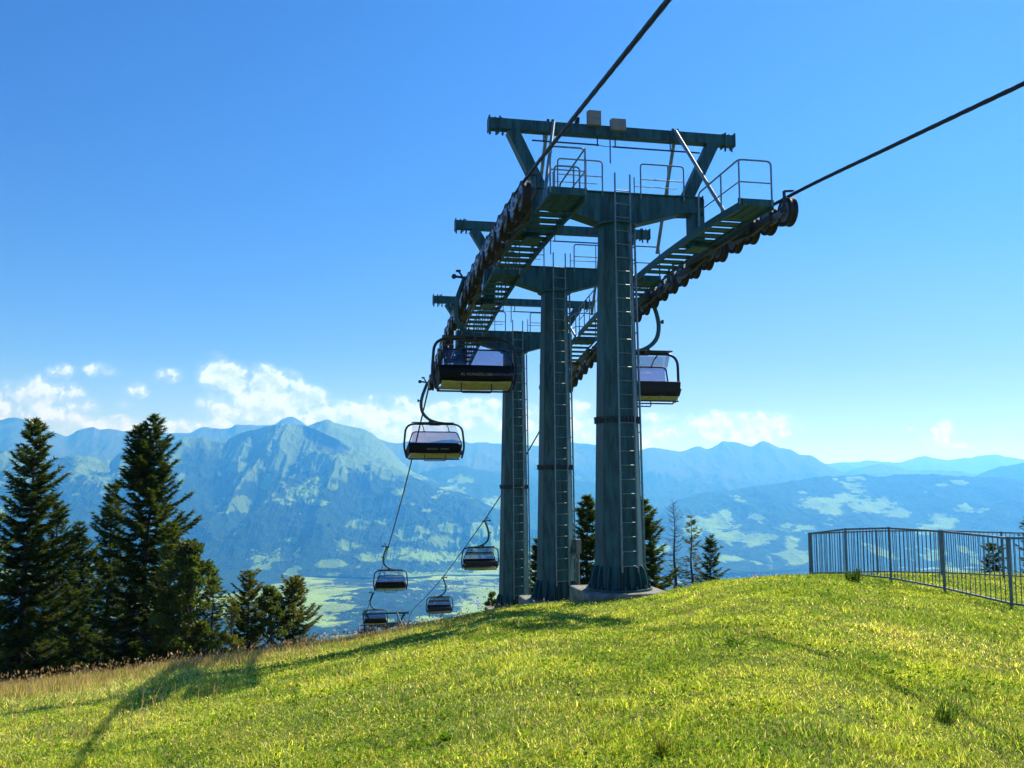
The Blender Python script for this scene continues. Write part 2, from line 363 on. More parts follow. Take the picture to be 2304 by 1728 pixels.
# ------------------------------------------------------------------ far mountains and valley
def land_mat(name, forest, meadow, rock, tree_line, hi=True):
    m = bpy.data.materials.new(name); m.use_nodes = True; nt = m.node_tree; L = nt.links.new; p = nt.nodes['Principled BSDF']
    p.inputs['Roughness'].default_value = 1; p.inputs['Specular IOR Level'].default_value = 0.05
    g = N(nt, 'ShaderNodeNewGeometry'); s = N(nt, 'ShaderNodeSeparateXYZ'); L(g.outputs['Position'], s.inputs[0])
    def noise(sc, d=6, r=.6):
        n = N(nt, 'ShaderNodeTexNoise'); n.inputs['Scale'].default_value = sc; n.inputs['Detail'].default_value = d; n.inputs['Roughness'].default_value = r; L(g.outputs['Position'], n.inputs['Vector']); return n.outputs[0]
    nf = M_(nt, 'ADD', M_(nt, 'MULTIPLY', noise(.012, 5, .7), .5), M_(nt, 'MULTIPLY', noise(.045, 4, .7), .5)); nm = noise(.0022, 7, .62); nb = noise(.0045, 8, .65)
    fcol = mixc(nt, smooth(nt, nf, .40, .60), tuple(k*.35 for k in forest), tuple(k*2.2 for k in forest))
    at = N(nt, 'ShaderNodeAttribute', attribute_name='open')
    mk = smooth(nt, M_(nt, 'ADD', at.outputs['Fac'], M_(nt, 'ADD', M_(nt, 'MULTIPLY', M_(nt, 'SUBTRACT', nb, .5), 2.2), M_(nt, 'MULTIPLY', M_(nt, 'SUBTRACT', nf, .5), .9))), .45, .58)
    mcol = mixc(nt, smooth(nt, nm, .4, .6), tuple(k*.8 for k in meadow), tuple(k*1.15 for k in meadow))
    c = mixc(nt, mk, fcol, mcol)
    if hi:
        hl = M_(nt, 'ADD', s.outputs[2], M_(nt, 'MULTIPLY', M_(nt, 'SUBTRACT', nb, .5), 900))
        gl0 = N(nt, 'ShaderNodeAttribute', attribute_name='gully'); hl = M_(nt, 'ADD', hl, M_(nt, 'MULTIPLY', M_(nt, 'SUBTRACT', gl0.outputs['Fac'], .6), 900))
        hk = smooth(nt, hl, tree_line - 60, tree_line + 60)
        gl = N(nt, 'ShaderNodeAttribute', attribute_name='gully')
        rcol = mixc(nt, smooth(nt, M_(nt, 'ADD', gl.outputs['Fac'], M_(nt, 'MULTIPLY', M_(nt, 'SUBTRACT', nf, .5), .5)), .35, .65), tuple(k*.25 for k in rock), tuple(k*1.3 for k in rock))
        c = mixc(nt, hk, c, rcol)
    L(c, p.inputs['Base Color'])
    b = N(nt, 'ShaderNodeBump'); b.inputs['Strength'].default_value = .9; b.inputs['Distance'].default_value = 55
    L(nf, b.inputs['Height']); L(b.outputs[0], p.inputs['Normal'])
    return m
FOREST, MEADOW, ROCK = (.014, .036, .014), (.18, .33, .06), (.105, .19, .055)
LAND = land_mat('alpine_slope', FOREST, MEADOW, ROCK, 120)
LANDR = land_mat('wooded_slope', FOREST, MEADOW, ROCK, 900)
FARL = land_mat('far_range_slope', (.02, .035, .02), (.10, .13, .06), (.055, .07, .045), 100)
VALM = land_mat('valley_floor', FOREST, (.27, .42, .075), ROCK, 5000, hi=False)

def ridge(name, pts, Dc, Df, m, floor=-880.0, amp=160.0, seed=1, nD=110, nT=420, patches=(), cell=900.0, back=2500.0, curve=1.25, openbase=0.0, wig=.10, foot=0.0):
    """one mountain ridge: a crest of given silhouette bearings at distance Dc whose near slope runs down to the floor at Df"""
    T = np.array([rayt(*p) for p in pts]); t0, t1 = T[0, 0], T[-1, 0]
    t = np.linspace(t0, t1, nT); e = interp_smooth(T[:, 0], T[:, 1], t)
    dc = Dc * (1 + wig * (fbm(t*6, t*0 + seed, 3, seed) - .5)); zc = EYE + e * dc
    e_jit = (fbm(t*120, t*0+3.3*seed, 4, seed+50) - .5) * .0022; zc = zc + e_jit * dc
    f = np.concatenate([np.linspace(0, 1, nD), 1 + np.linspace(0, 1, 14)[1:]])
    FF, TT = np.meshgrid(f, t, indexing='ij'); DC, ZC = dc[None, :], zc[None, :]
    dfr = (Df * (1 + .10 * (fbm(t*9, t*0 + seed*2.7, 4, seed + 5) - .5)))[None, :]
    D = np.where(FF <= 1, dfr + (DC - dfr) * FF, DC + back * (FF - 1))
    X, Y = TT * D, D
    prof = np.where(FF <= 1, np.clip(FF, 0, 1) ** curve, 1 - (FF - 1) * .8)
    rg = fbm(X/cell, Y/cell*.45, 8, seed+7, .52, ridged=True)
    lo = fbm(X/2600, Y/2600, 3, seed+3)
    w = np.where(FF <= 1, np.sin(np.clip(FF, 0, 1)*math.pi*.93)**.8, .4*np.clip(2-FF, 0, 1))
    Z = floor + (ZC - floor) * prof + (rg - .62) * amp * 2.2 * w + (lo - .5) * amp * 2.0 * w
    lim = EYE + (ZC - EYE) / DC * D - (DC - D) * .02                  # nothing rises above the crest line
    Z = np.where(FF < 1, np.minimum(Z, lim), Z)
    Z = np.where(FF == 1, ZC, Z)
    op = np.full(X.shape, openbase)
    op = np.maximum(op, np.clip((fbm(X/420, Z/190, 4, seed+21, .6) - .635) * 7, 0, .62) * (FF < .97))
    if foot: op = np.maximum(op, np.clip(foot - FF*3.2 + (fbm(X/700, Y/900, 4, seed+31) - .5)*1.5, 0, .8) * (FF < .3) * np.clip((TT + .28)/.08, 0, 1))
    for (px, py, rx, ry) in patches:                                  # clearings by bearing and height on the slope
        a, b = rayt(px, py)
        dd = np.sqrt(((TT - a) * F / rx) ** 2 + (((Z - EYE) / D - b) * F / ry) ** 2)
        op = np.maximum(op, np.clip(1.05 - .55 * dd, 0, 1))
    V = np.stack([X, Y, Z], -1).reshape(-1, 3); nr, nc = X.shape
    i, j = np.meshgrid(np.arange(nr-1), np.arange(nc-1), indexing='ij')
    q = np.stack([i*nc+j, i*nc+j+1, (i+1)*nc+j+1, (i+1)*nc+j], -1).reshape(-1, 4)
    o = np_mesh(name, V, [q], m, smooth_=True, attrs={'open': ('FLOAT', op.ravel()), 'gully': ('FLOAT', rg.ravel())})
    o['kind'] = 'structure'
    return o

def z2(x, y, ox, oy, k=.27125): return (ox + x*k, oy + y*k)
A1 = lambda L: [z2(x, y, 0, 800) for x, y in L]
A2 = lambda L: [z2(x, y, 500, 800) for x, y in L]
A3 = lambda L: [z2(x, y, 880, 900) for x, y in L]
A4 = lambda L: [z2(x, y, 1400, 850, .40868) for x, y in L]

ridge('mountain', [(-500, 1000), (-200, 1040), (0, 1014)] + A1([(180, 830), (400, 860), (480, 850), (600, 830), (700, 828), (830, 858), (920, 862), (1000, 800), (1150, 770), (1300, 745), (1440, 725), (1530, 682), (1680, 675), (1760, 705), (1880, 712)])
      + A2([(60, 690), (160, 640), (330, 600), (430, 577), (560, 565), (640, 572), (720, 590), (830, 640), (960, 700), (1100, 790), (1250, 850), (1400, 905), (1560, 990), (1650, 1035), (1800, 1100), (2000, 1142), (2100, 1180), (2212, 1240)]) + [(1180, 1180), (1290, 1235), (1400, 1285)],
      11500, 8300, LAND, amp=330, seed=4, foot=.72, nD=300, nT=1300, cell=560, curve=1.15,
      patches=[(1075, 1195, 46, 16), (1000, 1218, 50, 14), (1110, 1232, 40, 22), (905, 1240, 46, 10), (840, 1252, 40, 9), (960, 1250, 60, 10), (740, 1268, 40, 8), (1040, 1255, 60, 12), (695, 1105, 34, 17), (670, 1118, 26, 12), (720, 1080, 14, 14), (530, 1128, 32, 12), (520, 1142, 34, 11), (708, 1128, 18, 8), (860, 1065, 26, 10), (820, 1050, 22, 8), (775, 1062, 22, 9), (700, 1045, 16, 14),
               (752, 1095, 12, 6), (560, 1060, 22, 18), (600, 1080, 10, 22), (540, 1050, 22, 16), (640, 1060, 10, 24), (800, 1180, 26, 12), (860, 1172, 16, 9), (895, 1105, 14, 8), (930, 1200, 30, 14), (330, 1180, 40, 14), (780, 1230, 28, 14), (1020, 1190, 26, 10), (960, 1150, 14, 6)])
ridge('mountain', A2([(560, 640), (660, 610), (740, 572), (800, 552), (870, 533), (940, 560), (1060, 590), (1140, 605), (1220, 630), (1300, 698), (1400, 790), (1480, 870), (1600, 960), (1800, 1060)]),
      13500, 10500, LAND, floor=-300, amp=150, seed=9, nT=420, cell=700)
ridge('mountain', [(-500, 930), (-200, 960)] + A1([(0, 537), (90, 515), (160, 520), (240, 552), (330, 590), (400, 622), (480, 645), (550, 670), (650, 622), (700, 603), (770, 594), (830, 612), (900, 605), (960, 615), (1110, 630), (1250, 650), (1400, 642), (1560, 640), (1630, 615), (1690, 595), (1790, 607), (1880, 610), (1970, 572), (2080, 570), (2150, 576)])
      + A2([(0, 612), (60, 605), (130, 572), (330, 580), (430, 575), (500, 525), (570, 502), (620, 520), (690, 570), (800, 620), (1000, 700)]),
      19000, 13500, FARL, floor=-500, amp=330, seed=14, nT=800, cell=1500)
ridge('mountain', A2([(1150, 640), (1230, 650), (1300, 690), (1390, 722), (1460, 730), (1540, 712), (1700, 720), (1850, 700), (1990, 706), (2060, 730), (2140, 716), (2212, 726)])
      + A3([(820, 362), (930, 362), (1020, 372), (1120, 378), (1250, 380), (1380, 362), (1480, 352), (1570, 360), (1690, 372), (1850, 400), (2030, 416)])
      + A4([(80, 405), (160, 386), (250, 396), (310, 406), (420, 375), (470, 391), (520, 372), (560, 350), (600, 350), (640, 356), (710, 377), (770, 350), (860, 394), (920, 396), (980, 424), (1040, 430), (1100, 464), (1150, 492), (1240, 532), (1330, 570)]),
      18500, 13000, FARL, floor=-700, amp=300, seed=21, nT=900, cell=1700)
ridge('mountain', A2([(1600, 985), (1700, 960)]) + A3([(400, 560), (560, 545), (700, 575), (860, 600), (1100, 620), (1300, 640), (1500, 660), (1700, 690), (1900, 760), (2212, 860)]),
      14500, 11500, LANDR, floor=-860, amp=150, seed=27, nT=240, cell=1100, patches=[(1040, 1078, 22, 9), (1130, 1130, 40, 14)])
ridge('hill', A4([(-420, 1010), (-160, 930), (60, 840), (190, 762), (260, 700), (330, 662), (430, 640), (480, 628), (520, 626), (600, 618), (700, 600), (800, 590), (950, 565), (1100, 545), (1200, 540), (1260, 536), (1310, 529), (1400, 544), (1550, 530), (1700, 530), (1800, 540), (1940, 545), (2100, 550), (2212, 570)]) + [(2500, 1090), (2800, 1100)],
      12500, 8500, LANDR, floor=-860, amp=190, seed=33, nT=800, nD=200, cell=1300, curve=1.1,
      patches=[(1600, 1180, 50, 20), (1650, 1205, 46, 12), (1700, 1210, 40, 16), (1630, 1165, 18, 12), (1840, 1130, 40, 14), (1870, 1145, 26, 22), (1900, 1120, 30, 9), (1960, 1140, 45, 14), (2020, 1155, 30, 10), (1985, 1132, 26, 9), (2120, 1172, 28, 16), (2090, 1190, 26, 10), (1790, 1250, 36, 16), (1780, 1225, 18, 14), (1560, 1195, 24, 20), (2160, 1085, 20, 6), (2120, 1090, 14, 5), (1650, 1255, 30, 7), (1480, 1235, 26, 9)])
ridge('hill', A4([(1080, 570), (1200, 530), (1280, 502), (1370, 481), (1430, 476), (1500, 486), (1600, 510), (1720, 508), (1850, 515), (1960, 540), (2100, 600)]), 19500, 16500, FARL, floor=-600, amp=160, seed=40, nT=160, cell=1500)
ridge('hill', A4([(1880, 570), (1960, 536), (2040, 502), (2090, 488), (2150, 481), (2212, 468)]) + [(2420, 1030), (2700, 1050)], 15500, 13200, LANDR, floor=-600, amp=140, seed=44, nT=160, cell=1200)
ridge('mountain', A4([(980, 520), (1080, 480), (1130, 474), (1220, 466), (1300, 462), (1380, 454), (1440, 462), (1500, 467), (1580, 450), (1670, 434), (1780, 450), (1900, 440), (2040, 424), (2120, 434), (2212, 450)]) + [(2600, 1020)], 25000, 20500, FARL, floor=-600, amp=300, seed=50, nT=240, cell=2500)

def build_valley():
    nr, nc = 420, 460
    D = np.geomspace(100, 10500, nr); t = np.linspace(-1.1, 1.1, nc)
    DD, TT = np.meshgrid(D, t, indexing='ij'); X, Y = TT*DD, DD
    hill = -20 - (DD - 60) * .30 - np.clip(DD - 900, 0, 1e9) * .06
    hill = hill + (fbm(X/500, Y/500, 5, 61) - .5) * 120 * np.clip((DD-150)/600, 0, 1)
    fl = -900 + (fbm(X/1400, Y/1400, 5, 66) - .5) * 190 + np.clip((DD - 7600) / 2500, 0, 1) ** 1.5 * 130 + np.clip((5000 - DD) / 1500, 0, 1) * 120 * fbm(X/700, Y/700, 4, 68)
    k = 90.0; Z = np.where(hill > fl, hill, fl) + k*.25*np.clip(1 - np.abs(hill - fl)/k, 0, 1)**2
    Z = np.where(DD < 220, np.minimum(Z, -14 - DD * .24), Z)
    op = np.where(hill > fl, .12, .56) + (fbm(X/800, Y/1300, 5, 70, .6) - .5) * 2.4
    op = op - np.clip((5600 + 1500*(fbm(X/900, Y/900, 3, 77) - .5) - DD) / 300, 0, 1) * .9 - np.clip((TT - .16) / .05, 0, 1) * .35 - np.clip((-.24 - TT) / .05, 0, 1) * .3
    op = np.maximum(op, np.clip(.72 - np.abs((DD - 5250) / 260) * .3 - np.abs(TT + .17) * 4.0, 0, 1))
    V = np.stack([X, Y, Z], -1).reshape(-1, 3)
    i, j = np.meshgrid(np.arange(nr-1), np.arange(nc-1), indexing='ij')
    q = np.stack([i*nc+j, i*nc+j+1, (i+1)*nc+j+1, (i+1)*nc+j], -1).reshape(-1, 4)
    o = np_mesh('valley', V, [q], VALM, smooth_=True, attrs={'open': ('FLOAT', op.ravel()), 'gully': ('FLOAT', np.zeros(X.size))}); o['kind'] = 'structure'
    # far villages: specks of pale houses nobody could count
    rng = np.random.default_rng(8); mb = MB(); cen = [(-.105, 5600, 260), (-.14, 5500, 200), (-.05, 6700, 300), (-.19, 5300, 160), (.0, 7400, 350), (-.10, 7600, 350), (.22, 8300, 350), (.02, 6500, 250)]
    from bisect import bisect
    for cx, cd, sp in cen:
        for _ in range(46):
            d = cd + rng.normal() * sp * .6; x = cx*cd + rng.normal() * sp
            jj = int(np.clip(np.searchsorted(D, d), 1, nr-1)); kk = int(np.clip(np.searchsorted(t, x/d), 1, nc-1)); z = float(Z[jj, kk])
            w, l, h = rng.uniform(9, 14), rng.uniform(11, 20), rng.uniform(5, 9); R = Matrix.Rotation(rng.uniform(0, 3.1), 3, 'Z')
            mb.cur = 0; mb.box((x, d, z + h/2 - 1), (w, l, h + 2), R)
            mb.cur = 1
            b = len(mb.v); pts = [(-w*.6, -l*.55, h), (w*.6, -l*.55, h), (0, -l*.55, h + w*.32), (-w*.6, l*.55, h), (w*.6, l*.55, h), (0, l*.55, h + w*.32)]
            mb._add([R @ Vector(p) + Vector((x, d, z)) for p in pts], [(0, 2, 1), (3, 4, 5), (0, 3, 5, 2), (1, 2, 5, 4), (0, 1, 4, 3)])
    o = mb.build('village_houses', [mat('far_house_plaster', (.75, .72, .66), .9), mat('far_house_roof', (.30, .24, .22), .9)], sm=False)
    tag(o, 'tiny pale houses scattered over the green valley floor far below', 'village', kind='stuff')
build_valley()

# ------------------------------------------------------------------ the air
def build_haze():
    mb = MB(); mb.box((0, 20500, 150), (90000, 46000, 2320)); 
    m = bpy.data.materials.new('valley_haze'); m.use_nodes = True; nt = m.node_tree; nt.nodes.clear()
    out = N(nt, 'ShaderNodeOutputMaterial'); v = N(nt, 'ShaderNodeVolumePrincipled')
    v.inputs['Color'].default_value = (.070, .36, 1.0, 1); v.inputs['Absorption Color'].default_value = (1, 1, 1, 1); v.inputs['Density'].default_value = 0.96e-4; v.inputs['Anisotropy'].default_value = 0.45
    nt.links.new(v.outputs[0], out.inputs['Volume'])
    o = mb.build('haze', m, sm=False); o['kind'] = 'stuff'
build_haze()

# ------------------------------------------------------------------ chairlift: ropes
_RS = [-60, 0, 8, 11, 14, 18, 20, 22, 24, 26, 28, 30, 32, 34, 36, 37.5, 39.5, 42.8, 48.3, 55, 61, 67, 76, 85, 105, 118, 125, 131, 150]
_RZ = [2.0, 6.50, 7.10, 7.33, 7.56, 7.84, 7.90, 7.89, 7.82, 7.70, 7.52, 7.29, 7.01, 6.68, 6.30, 5.94, 5.28, 4.18, 2.40, .42, -1.25, -2.85, -5.2, -7.5, -12.2, -15.0, -16.9, -19.6, -26.0]
def rope_z(s): return float(interp_smooth(_RS, _RZ, np.array([s]))[0])
def build_rope(w, label):
    ss = np.concatenate([np.arange(-30, 4, 1.0), np.arange(4, 40, .035), np.arange(40, 150, .8)])
    zz = interp_smooth(_RS, _RZ, ss); n = 18; th = np.arange(n) * 2*math.pi/n
    tw = ss * 2*math.pi / .42
    rr = .035 * (1 + np.where((ss > 4) & (ss < 40), .13, 0)[:, None] * np.cos(6*th[None, :] - tw[:, None]))
    wx = w + rr*np.cos(th)[None, :]; z = zz[:, None] + rr*np.sin(th)[None, :]; S = np.repeat(ss[:, None], n, 1)
    V = np.stack([wx*CA - S*SA, wx*SA + S*CA, z], -1).reshape(-1, 3); m = len(ss)
    i, j = np.meshgrid(np.arange(m-1), np.arange(n), indexing='ij'); j2 = (j+1) % n
    q = np.stack([i*n+j, i*n+j2, (i+1)*n+j2, (i+1)*n+j], -1).reshape(-1, 4)
    tag(np_mesh('haul_rope', V, [q], ROPEM, smooth_=True), label, 'cable', 'haul ropes of the chairlift')
build_rope(WL, 'dark twisted steel cable over the left sheave wheels, crossing the front tower top')
build_rope(WR, 'dark twisted steel cable leaving the right sheave wheels towards the right edge')

# ------------------------------------------------------------------ chairlift: towers
def make_wheel():
    mb = MB(); w = .09
    prof = [(.325, -w), (.325, -w*.6), (.30, -w*.2), (.30, w*.2), (.325, w*.6), (.325, w)]
    n = 26; rows = [[(x, r*math.cos(2*math.pi*k/n), r*math.sin(2*math.pi*k/n)) for k in range(n+1)] for r, x in [(.22, -w)] + prof + [(.22, w)]]
    mb.cur = 0; mb.grid(rows)
    mb.cur = 1
    for s in (-1, 1):
        mb.cyl((s*w*.80, 0, 0), (s*w*1.02, 0, 0), 0.24, .23, n=26)
        mb.cyl((s*w*1.0, 0, 0), (s*w*1.5, 0, 0), .06, .05, n=12)
        for k in range(6):
            a = k*math.pi/3; mb.cyl((s*w*1.0, .14*math.cos(a), .14*math.sin(a)), (s*w*1.12, .14*math.cos(a), .14*math.sin(a)), .028, n=6)
    return mb.build('wheel', [RUBBER, RIM])
WHEEL = make_wheel(); COL.objects.unlink(WHEEL)
def add_wheel(parent, loc):
    c = WHEEL.copy(); COL.objects.link(c); c.parent = parent; c.location = loc; c.rotation_euler = (random.random()*6, 0, 0); return c

TWIST = math.radians(10)
def lift_tower(s0, zb, gh, train, label, flange_z, extras=(), long_rail=False, pad=True):
    X0, Y0 = xy(WT, s0); root = empty('lift_tower', (X0, Y0, zb), RA, label, 'lift tower', 'steel towers of the chairlift')
    zr = rope_z(s0) - zb; at, ab, ae = zr + .82, zr + .06, zr + .40; g = zr + gh
    r0, r1 = .60, .425; top = ab + .06
    rad = lambda z: r0 + (r1 - r0) * z / top
    oc = lambda r: [(r*math.cos(math.pi/8 + k*math.pi/4), r*math.sin(math.pi/8 + k*math.pi/4)) for k in range(8)]
    mb = MB(); zs = np.linspace(.02, top, 9); rows = [[(*p, z) for p in oc(rad(z)) + oc(rad(z))[:1]] for z in zs]; mb.grid(rows)
    mb._add([(*p, top) for p in oc(r1)], [tuple(range(8))]); mb.build('shaft', GALV, root).rotation_euler = (0, 0, TWIST)
    mb = MB()
    for zf in flange_z:
        z = zf - zb; r = rad(z) + .055
        mb.prism(oc(r), 'z', z - .025, z + .025)
        for k in range(32):
            a = k * math.pi/16; rr = r - .03; mb.box((rr*math.cos(a), rr*math.sin(a), z - .05), (.035, .035, .16))
    mb.build('joint_flange', DARKST, root, sm=False).rotation_euler = (0, 0, TWIST)
    mb = MB(); mb.cyl((0, 0, .003), (0, 0, .05), .80, n=40)
    for k in range(16):
        a = k*math.pi/8 + .1; R = Matrix.Rotation(a, 3, 'Z')
        prof = [(.50, .05), (.73, .05), (.73, .10), (.71, .30), (.67, .46), (.63, .54), (.59, .58), (.50, .60)]; n = len(prof)
        vs = [R @ Vector((x, sgn*.014, z)) for sgn in (-1, 1) for x, z in prof]
        mb._add(vs, [tuple(range(n-1, -1, -1)), tuple(range(n, 2*n))] + [(i, (i+1) % n, n+(i+1) % n, n+i) for i in range(n)])
        for rr in (.74,):
            a2 = a + math.pi/16; mb.cyl((rr*math.cos(a2), rr*math.sin(a2), .05), (rr*math.cos(a2), rr*math.sin(a2), .13), .025, n=6)
    mb.build('base_flange', GALV, root)
    if pad:
        mb = MB(); w, h = 1.0, 1.25
        mb.prism([(-w, -w), (w, -w), (w, w), (-w, w)], 'z', -h, 0)
        mb.build('foundation', CONC, root, sm=False, bevel=.05)
    # ladder on the face towards the meadow
    yl = lambda z: -(max(rad(z) * .924, .40 if z > ab - .4 else 0) + .09)
    mb = MB(); zt = at + .42
    for sx in (-1, 1):
        pts = [(sx*.21 - .03, yl(z), z) for z in np.linspace(.45, zt, 14)]; mb.tube(pts, .022, 8)
        for z in np.arange(.9, ab, 1.9): mb.beam((sx*.21, yl(z), z), (sx*.19, -rad(z)*.9, z), .03, .03)
    for z in np.arange(.6, at, .34): mb.cyl((-.24, yl(z), z), (.18, yl(z), z), .014, n=6)
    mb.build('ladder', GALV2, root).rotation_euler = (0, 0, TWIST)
    mb = MB(); pts = [(rad(z)*.93 + .07, -.16, z) for z in np.linspace(.25, ab - .1, 12)]; mb.tube(pts, .028, 8)
    for z in np.arange(.7, ab - .2, .62): mb.beam((rad(z)*.93 + .07, -.16, z), (rad(z)*.86, -.14, z), .035, .03)
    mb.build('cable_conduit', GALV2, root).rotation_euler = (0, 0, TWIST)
    # crossarm with haunches
    mb = MB(); mb.prism([(-2.25, at), (-2.25, ae + .02), (-1.7, ae), (-.52, ab), (.52, ab), (1.7, ae), (2.25, ae + .02), (2.25, at)], 'y', -.25, .25)
    mb.prism([(-2.22, at + .015), (-2.22, at - .02), (2.22, at - .02), (2.22, at + .015)], 'y', -.31, .31)
    mb.cyl((0, 0, ab - .06), (0, 0, ab + .0), r1 + .12, n=24)
    for sx in (-1, 1): mb.box((sx*2.26, 0, (at + ae)/2), (.03, .62, at - ae + .1))
    mb.build('crossarm', GALV, root, sm=False, bevel=.012)
    # lifting frame above
    for sx in (-1, 1):
        mb = MB(); mb.beam((sx*1.86, 0, at - .1), (sx*2.66, 0, g - .13), .30, .30, up=(0, 1, 0))
        mb.box((sx*1.84, 0, at + .03), (.55, .5, .03)); mb.build('gantry_leg', GALV, root, sm=False, bevel=.01)
    mb = MB(); mb.box((0, 0, g), (6.5, .26, .27))
    for x in (-3.24, -2.98, 3.24, 2.98): mb.box((x, 0, g), (.035, .34, .36))
    for x in (-3.22, -3.06, -2.9, 3.18, 3.0):
        mb.cyl((x, -.08, g - .13), (x, -.08, g - .30), .028, n=6); mb.cyl((x, .08, g + .13), (x, .08, g + .24), .024, n=6)
    for x in (-1.72, -1.60, 1.60, 1.72): mb.cyl((x, 0, g + .1), (x, 0, g + .24), .04, n=8)
    mb.build('gantry_beam', GALV, root, sm=False, bevel=.008)
    for sx in (-1, 1):
        for sy in (-1, 1):
            mb = MB(); zz = rope_z(s0 + sy*1.7) - zb
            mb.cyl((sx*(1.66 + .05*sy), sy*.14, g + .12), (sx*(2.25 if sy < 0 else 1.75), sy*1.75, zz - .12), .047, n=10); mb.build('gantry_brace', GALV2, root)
    mb = MB(); zh = g - .36; mb.cyl((-2.15, -.05, zh), (-.42, -.05, zh), .022, n=8); mb.cyl((-.05, -.05, zh - .02), (2.3, -.05, zh - .02), .022, n=8)
    mb.tube(bend([(-.42, -.05, zh), (-.25, -.05, zh - .03), (-.05, -.05, zh - .02)], .1), .008, 6)
    for x in (-1.85, -.45, .02, 1.5): mb.cyl((x, -.05, zh - .03), (x, -.05, g - .1), .016, n=6)
    mb.cyl((-.14, -.13, g), (-.14, -.13, g - .85), .016, n=6); mb.build('hoist_rail', DARKST, root)
    if 'boxes' in extras:
        for x, z, sx_, sz_ in ((-.57, g + .27, .33, .38), (.06, g + .14, .38, .30)):
            mb = MB(); mb.box((x, -.2, z), (sx_, .14, sz_)); mb.box((x, -.12, z), (sx_ + .03, .02, sz_ + .03)); mb.build('junction_box', BOXGREY, root, sm=False, bevel=.012)
        mb = MB(); mb.box((-.98, -.05, g + .24), (.10, .12, .13)); mb.cyl((-.98, -.05, g + .1), (-.98, -.05, g + .2), .02, n=8); mb.cyl((-.98, -.11, g + .25), (-.98, -.16, g + .25), .045, n=10); mb.build('floodlight', DARKST, root)
    if 'cabinet' in extras:
        mb = MB(); mb.box((rad(1.7) + .10, -.22, 1.62), (.17, .2, .44)); mb.box((rad(1.7) + .10, -.325, 1.62), (.14, .015, .39)); mb.cyl((rad(1) + .10, -.22, .0), (rad(1.5) + .10, -.22, 1.42), .05, n=10); mb.build('switch_cabinet', BOXGREY, root, sm=False, bevel=.015)
    # guard rails on the crossarm
    for x0, x1 in ((-1.55, -.4), (.6, 1.75)):
        for y in (-.29,):
            mb = MB(); mb.tube(bend([(x0, y, at - .12), (x0, y, at + .78), (x1, y, at + .78), (x1, y, at - .12)], .1), .02, 8)
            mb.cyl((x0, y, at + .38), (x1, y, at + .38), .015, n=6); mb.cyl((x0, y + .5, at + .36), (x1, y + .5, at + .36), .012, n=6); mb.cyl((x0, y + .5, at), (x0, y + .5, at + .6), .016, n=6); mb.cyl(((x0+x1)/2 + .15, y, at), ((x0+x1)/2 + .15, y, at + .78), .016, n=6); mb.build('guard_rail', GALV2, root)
    # catwalks and sheave trains
    t0, t1, nw = train
    for sx in (-1, 1):
        fz = lambda y: rope_z(s0 + y) - zb - .31                       # catwalk floor under the rope line
        y0, y1 = t0 - s0 - .25, t1 - s0 + .25
        ca = empty('catwalk', (0, 0, 0)); ca.parent = root
        ys = np.linspace(y0, y1, 12)
        for xs_, wd_, hh_ in ((1.72, .06, .17), (2.52, .04, .06)):
            mb = MB(); mb.prism([(y, fz(y) - .04 + hh_/2) for y in ys] + [(y, fz(y) - .04 - hh_/2) for y in ys[::-1]], 'x', sx*xs_ - wd_/2, sx*xs_ + wd_/2); mb.build('stringer', GALV, ca, sm=False)
        for y in np.arange(y0 + 1.15, y1, .52):
            z = fz(y); mb = MB()
            mb.prism([(-.38, -.12), (.38, -.12), (.38, .12), (-.38, .12)], 'z', -.02, -.012)
            for k in range(4): mb.box((0, -.105 + k*.07, .002), (.76, .03, .028))
            mb.box((0, .122, -.01), (.76, .012, .05)); mb.build('tread', GALV, ca, sm=False, loc=(sx*2.12, y, z))
        mb = MB(); zf = fz(y0 + .5)
        for k in range(13): mb.box((sx*2.12, y0 + .05 + k*.082, zf), (.80, .05, .03))
        for x in (1.74, 2.0, 2.24, 2.50): mb.box((sx*x, y0 + .54, zf - .002), (.02, 1.08, .05))
        mb.box((sx*2.12, y0, zf + .05), (.84, .012, .16)); mb.build('platform', GALV, ca, sm=False)
        mb = MB(); h = 1.0; yb = y0 + 1.35
        mb.tube(bend([(sx*1.74, yb + .9, fz(yb + .9)), (sx*1.74, yb + .9, zf + h*.95), (sx*1.74, y0, zf + h), (sx*2.50, y0, zf + h), (sx*2.50, y0, zf)], .12), .021, 8)
        mb.tube([(sx*1.74, yb + .9, zf + .5), (sx*1.74, y0, zf + .5), (sx*2.50, y0, zf + .5)], .016, 6)
        mb.cyl((sx*1.74, y0, zf), (sx*1.74, y0, zf + h), .02, n=8); mb.cyl((sx*1.74, yb - .4, zf), (sx*1.74, yb - .4, zf + h), .02, n=8)
        if sx < 0:
            mb.tube(bend([(sx*1.74, y0 + .45, zf), (sx*1.74, y0 + .45, zf + h*.75), (sx*2.3, y0 + .45, zf + h*.75), (sx*2.3, y0 + .45, zf)], .1), .02, 8)
        if long_rail:
            yy = np.linspace(yb + .9, y1, 7); mb.tube([(sx*1.74, y, fz(y) + .95) for y in yy], .02, 8); mb.tube([(sx*1.74, y, fz(y) + .5) for y in yy], .014, 6)
            for y in yy[1:]: mb.cyl((sx*1.74, y, fz(y)), (sx*1.74, y, fz(y) + .95), .018, n=6)
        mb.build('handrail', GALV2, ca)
        st = empty('sheave_train', (0, 0, 0)); st.parent = root
        wy = np.linspace(t0 - s0, t1 - s0, nw); wz = [rope_z(s0 + y) - zb - .30 - .04 for y in wy]
        for y, z in zip(wy, wz): add_wheel(st, (sx*3.0, y, z))
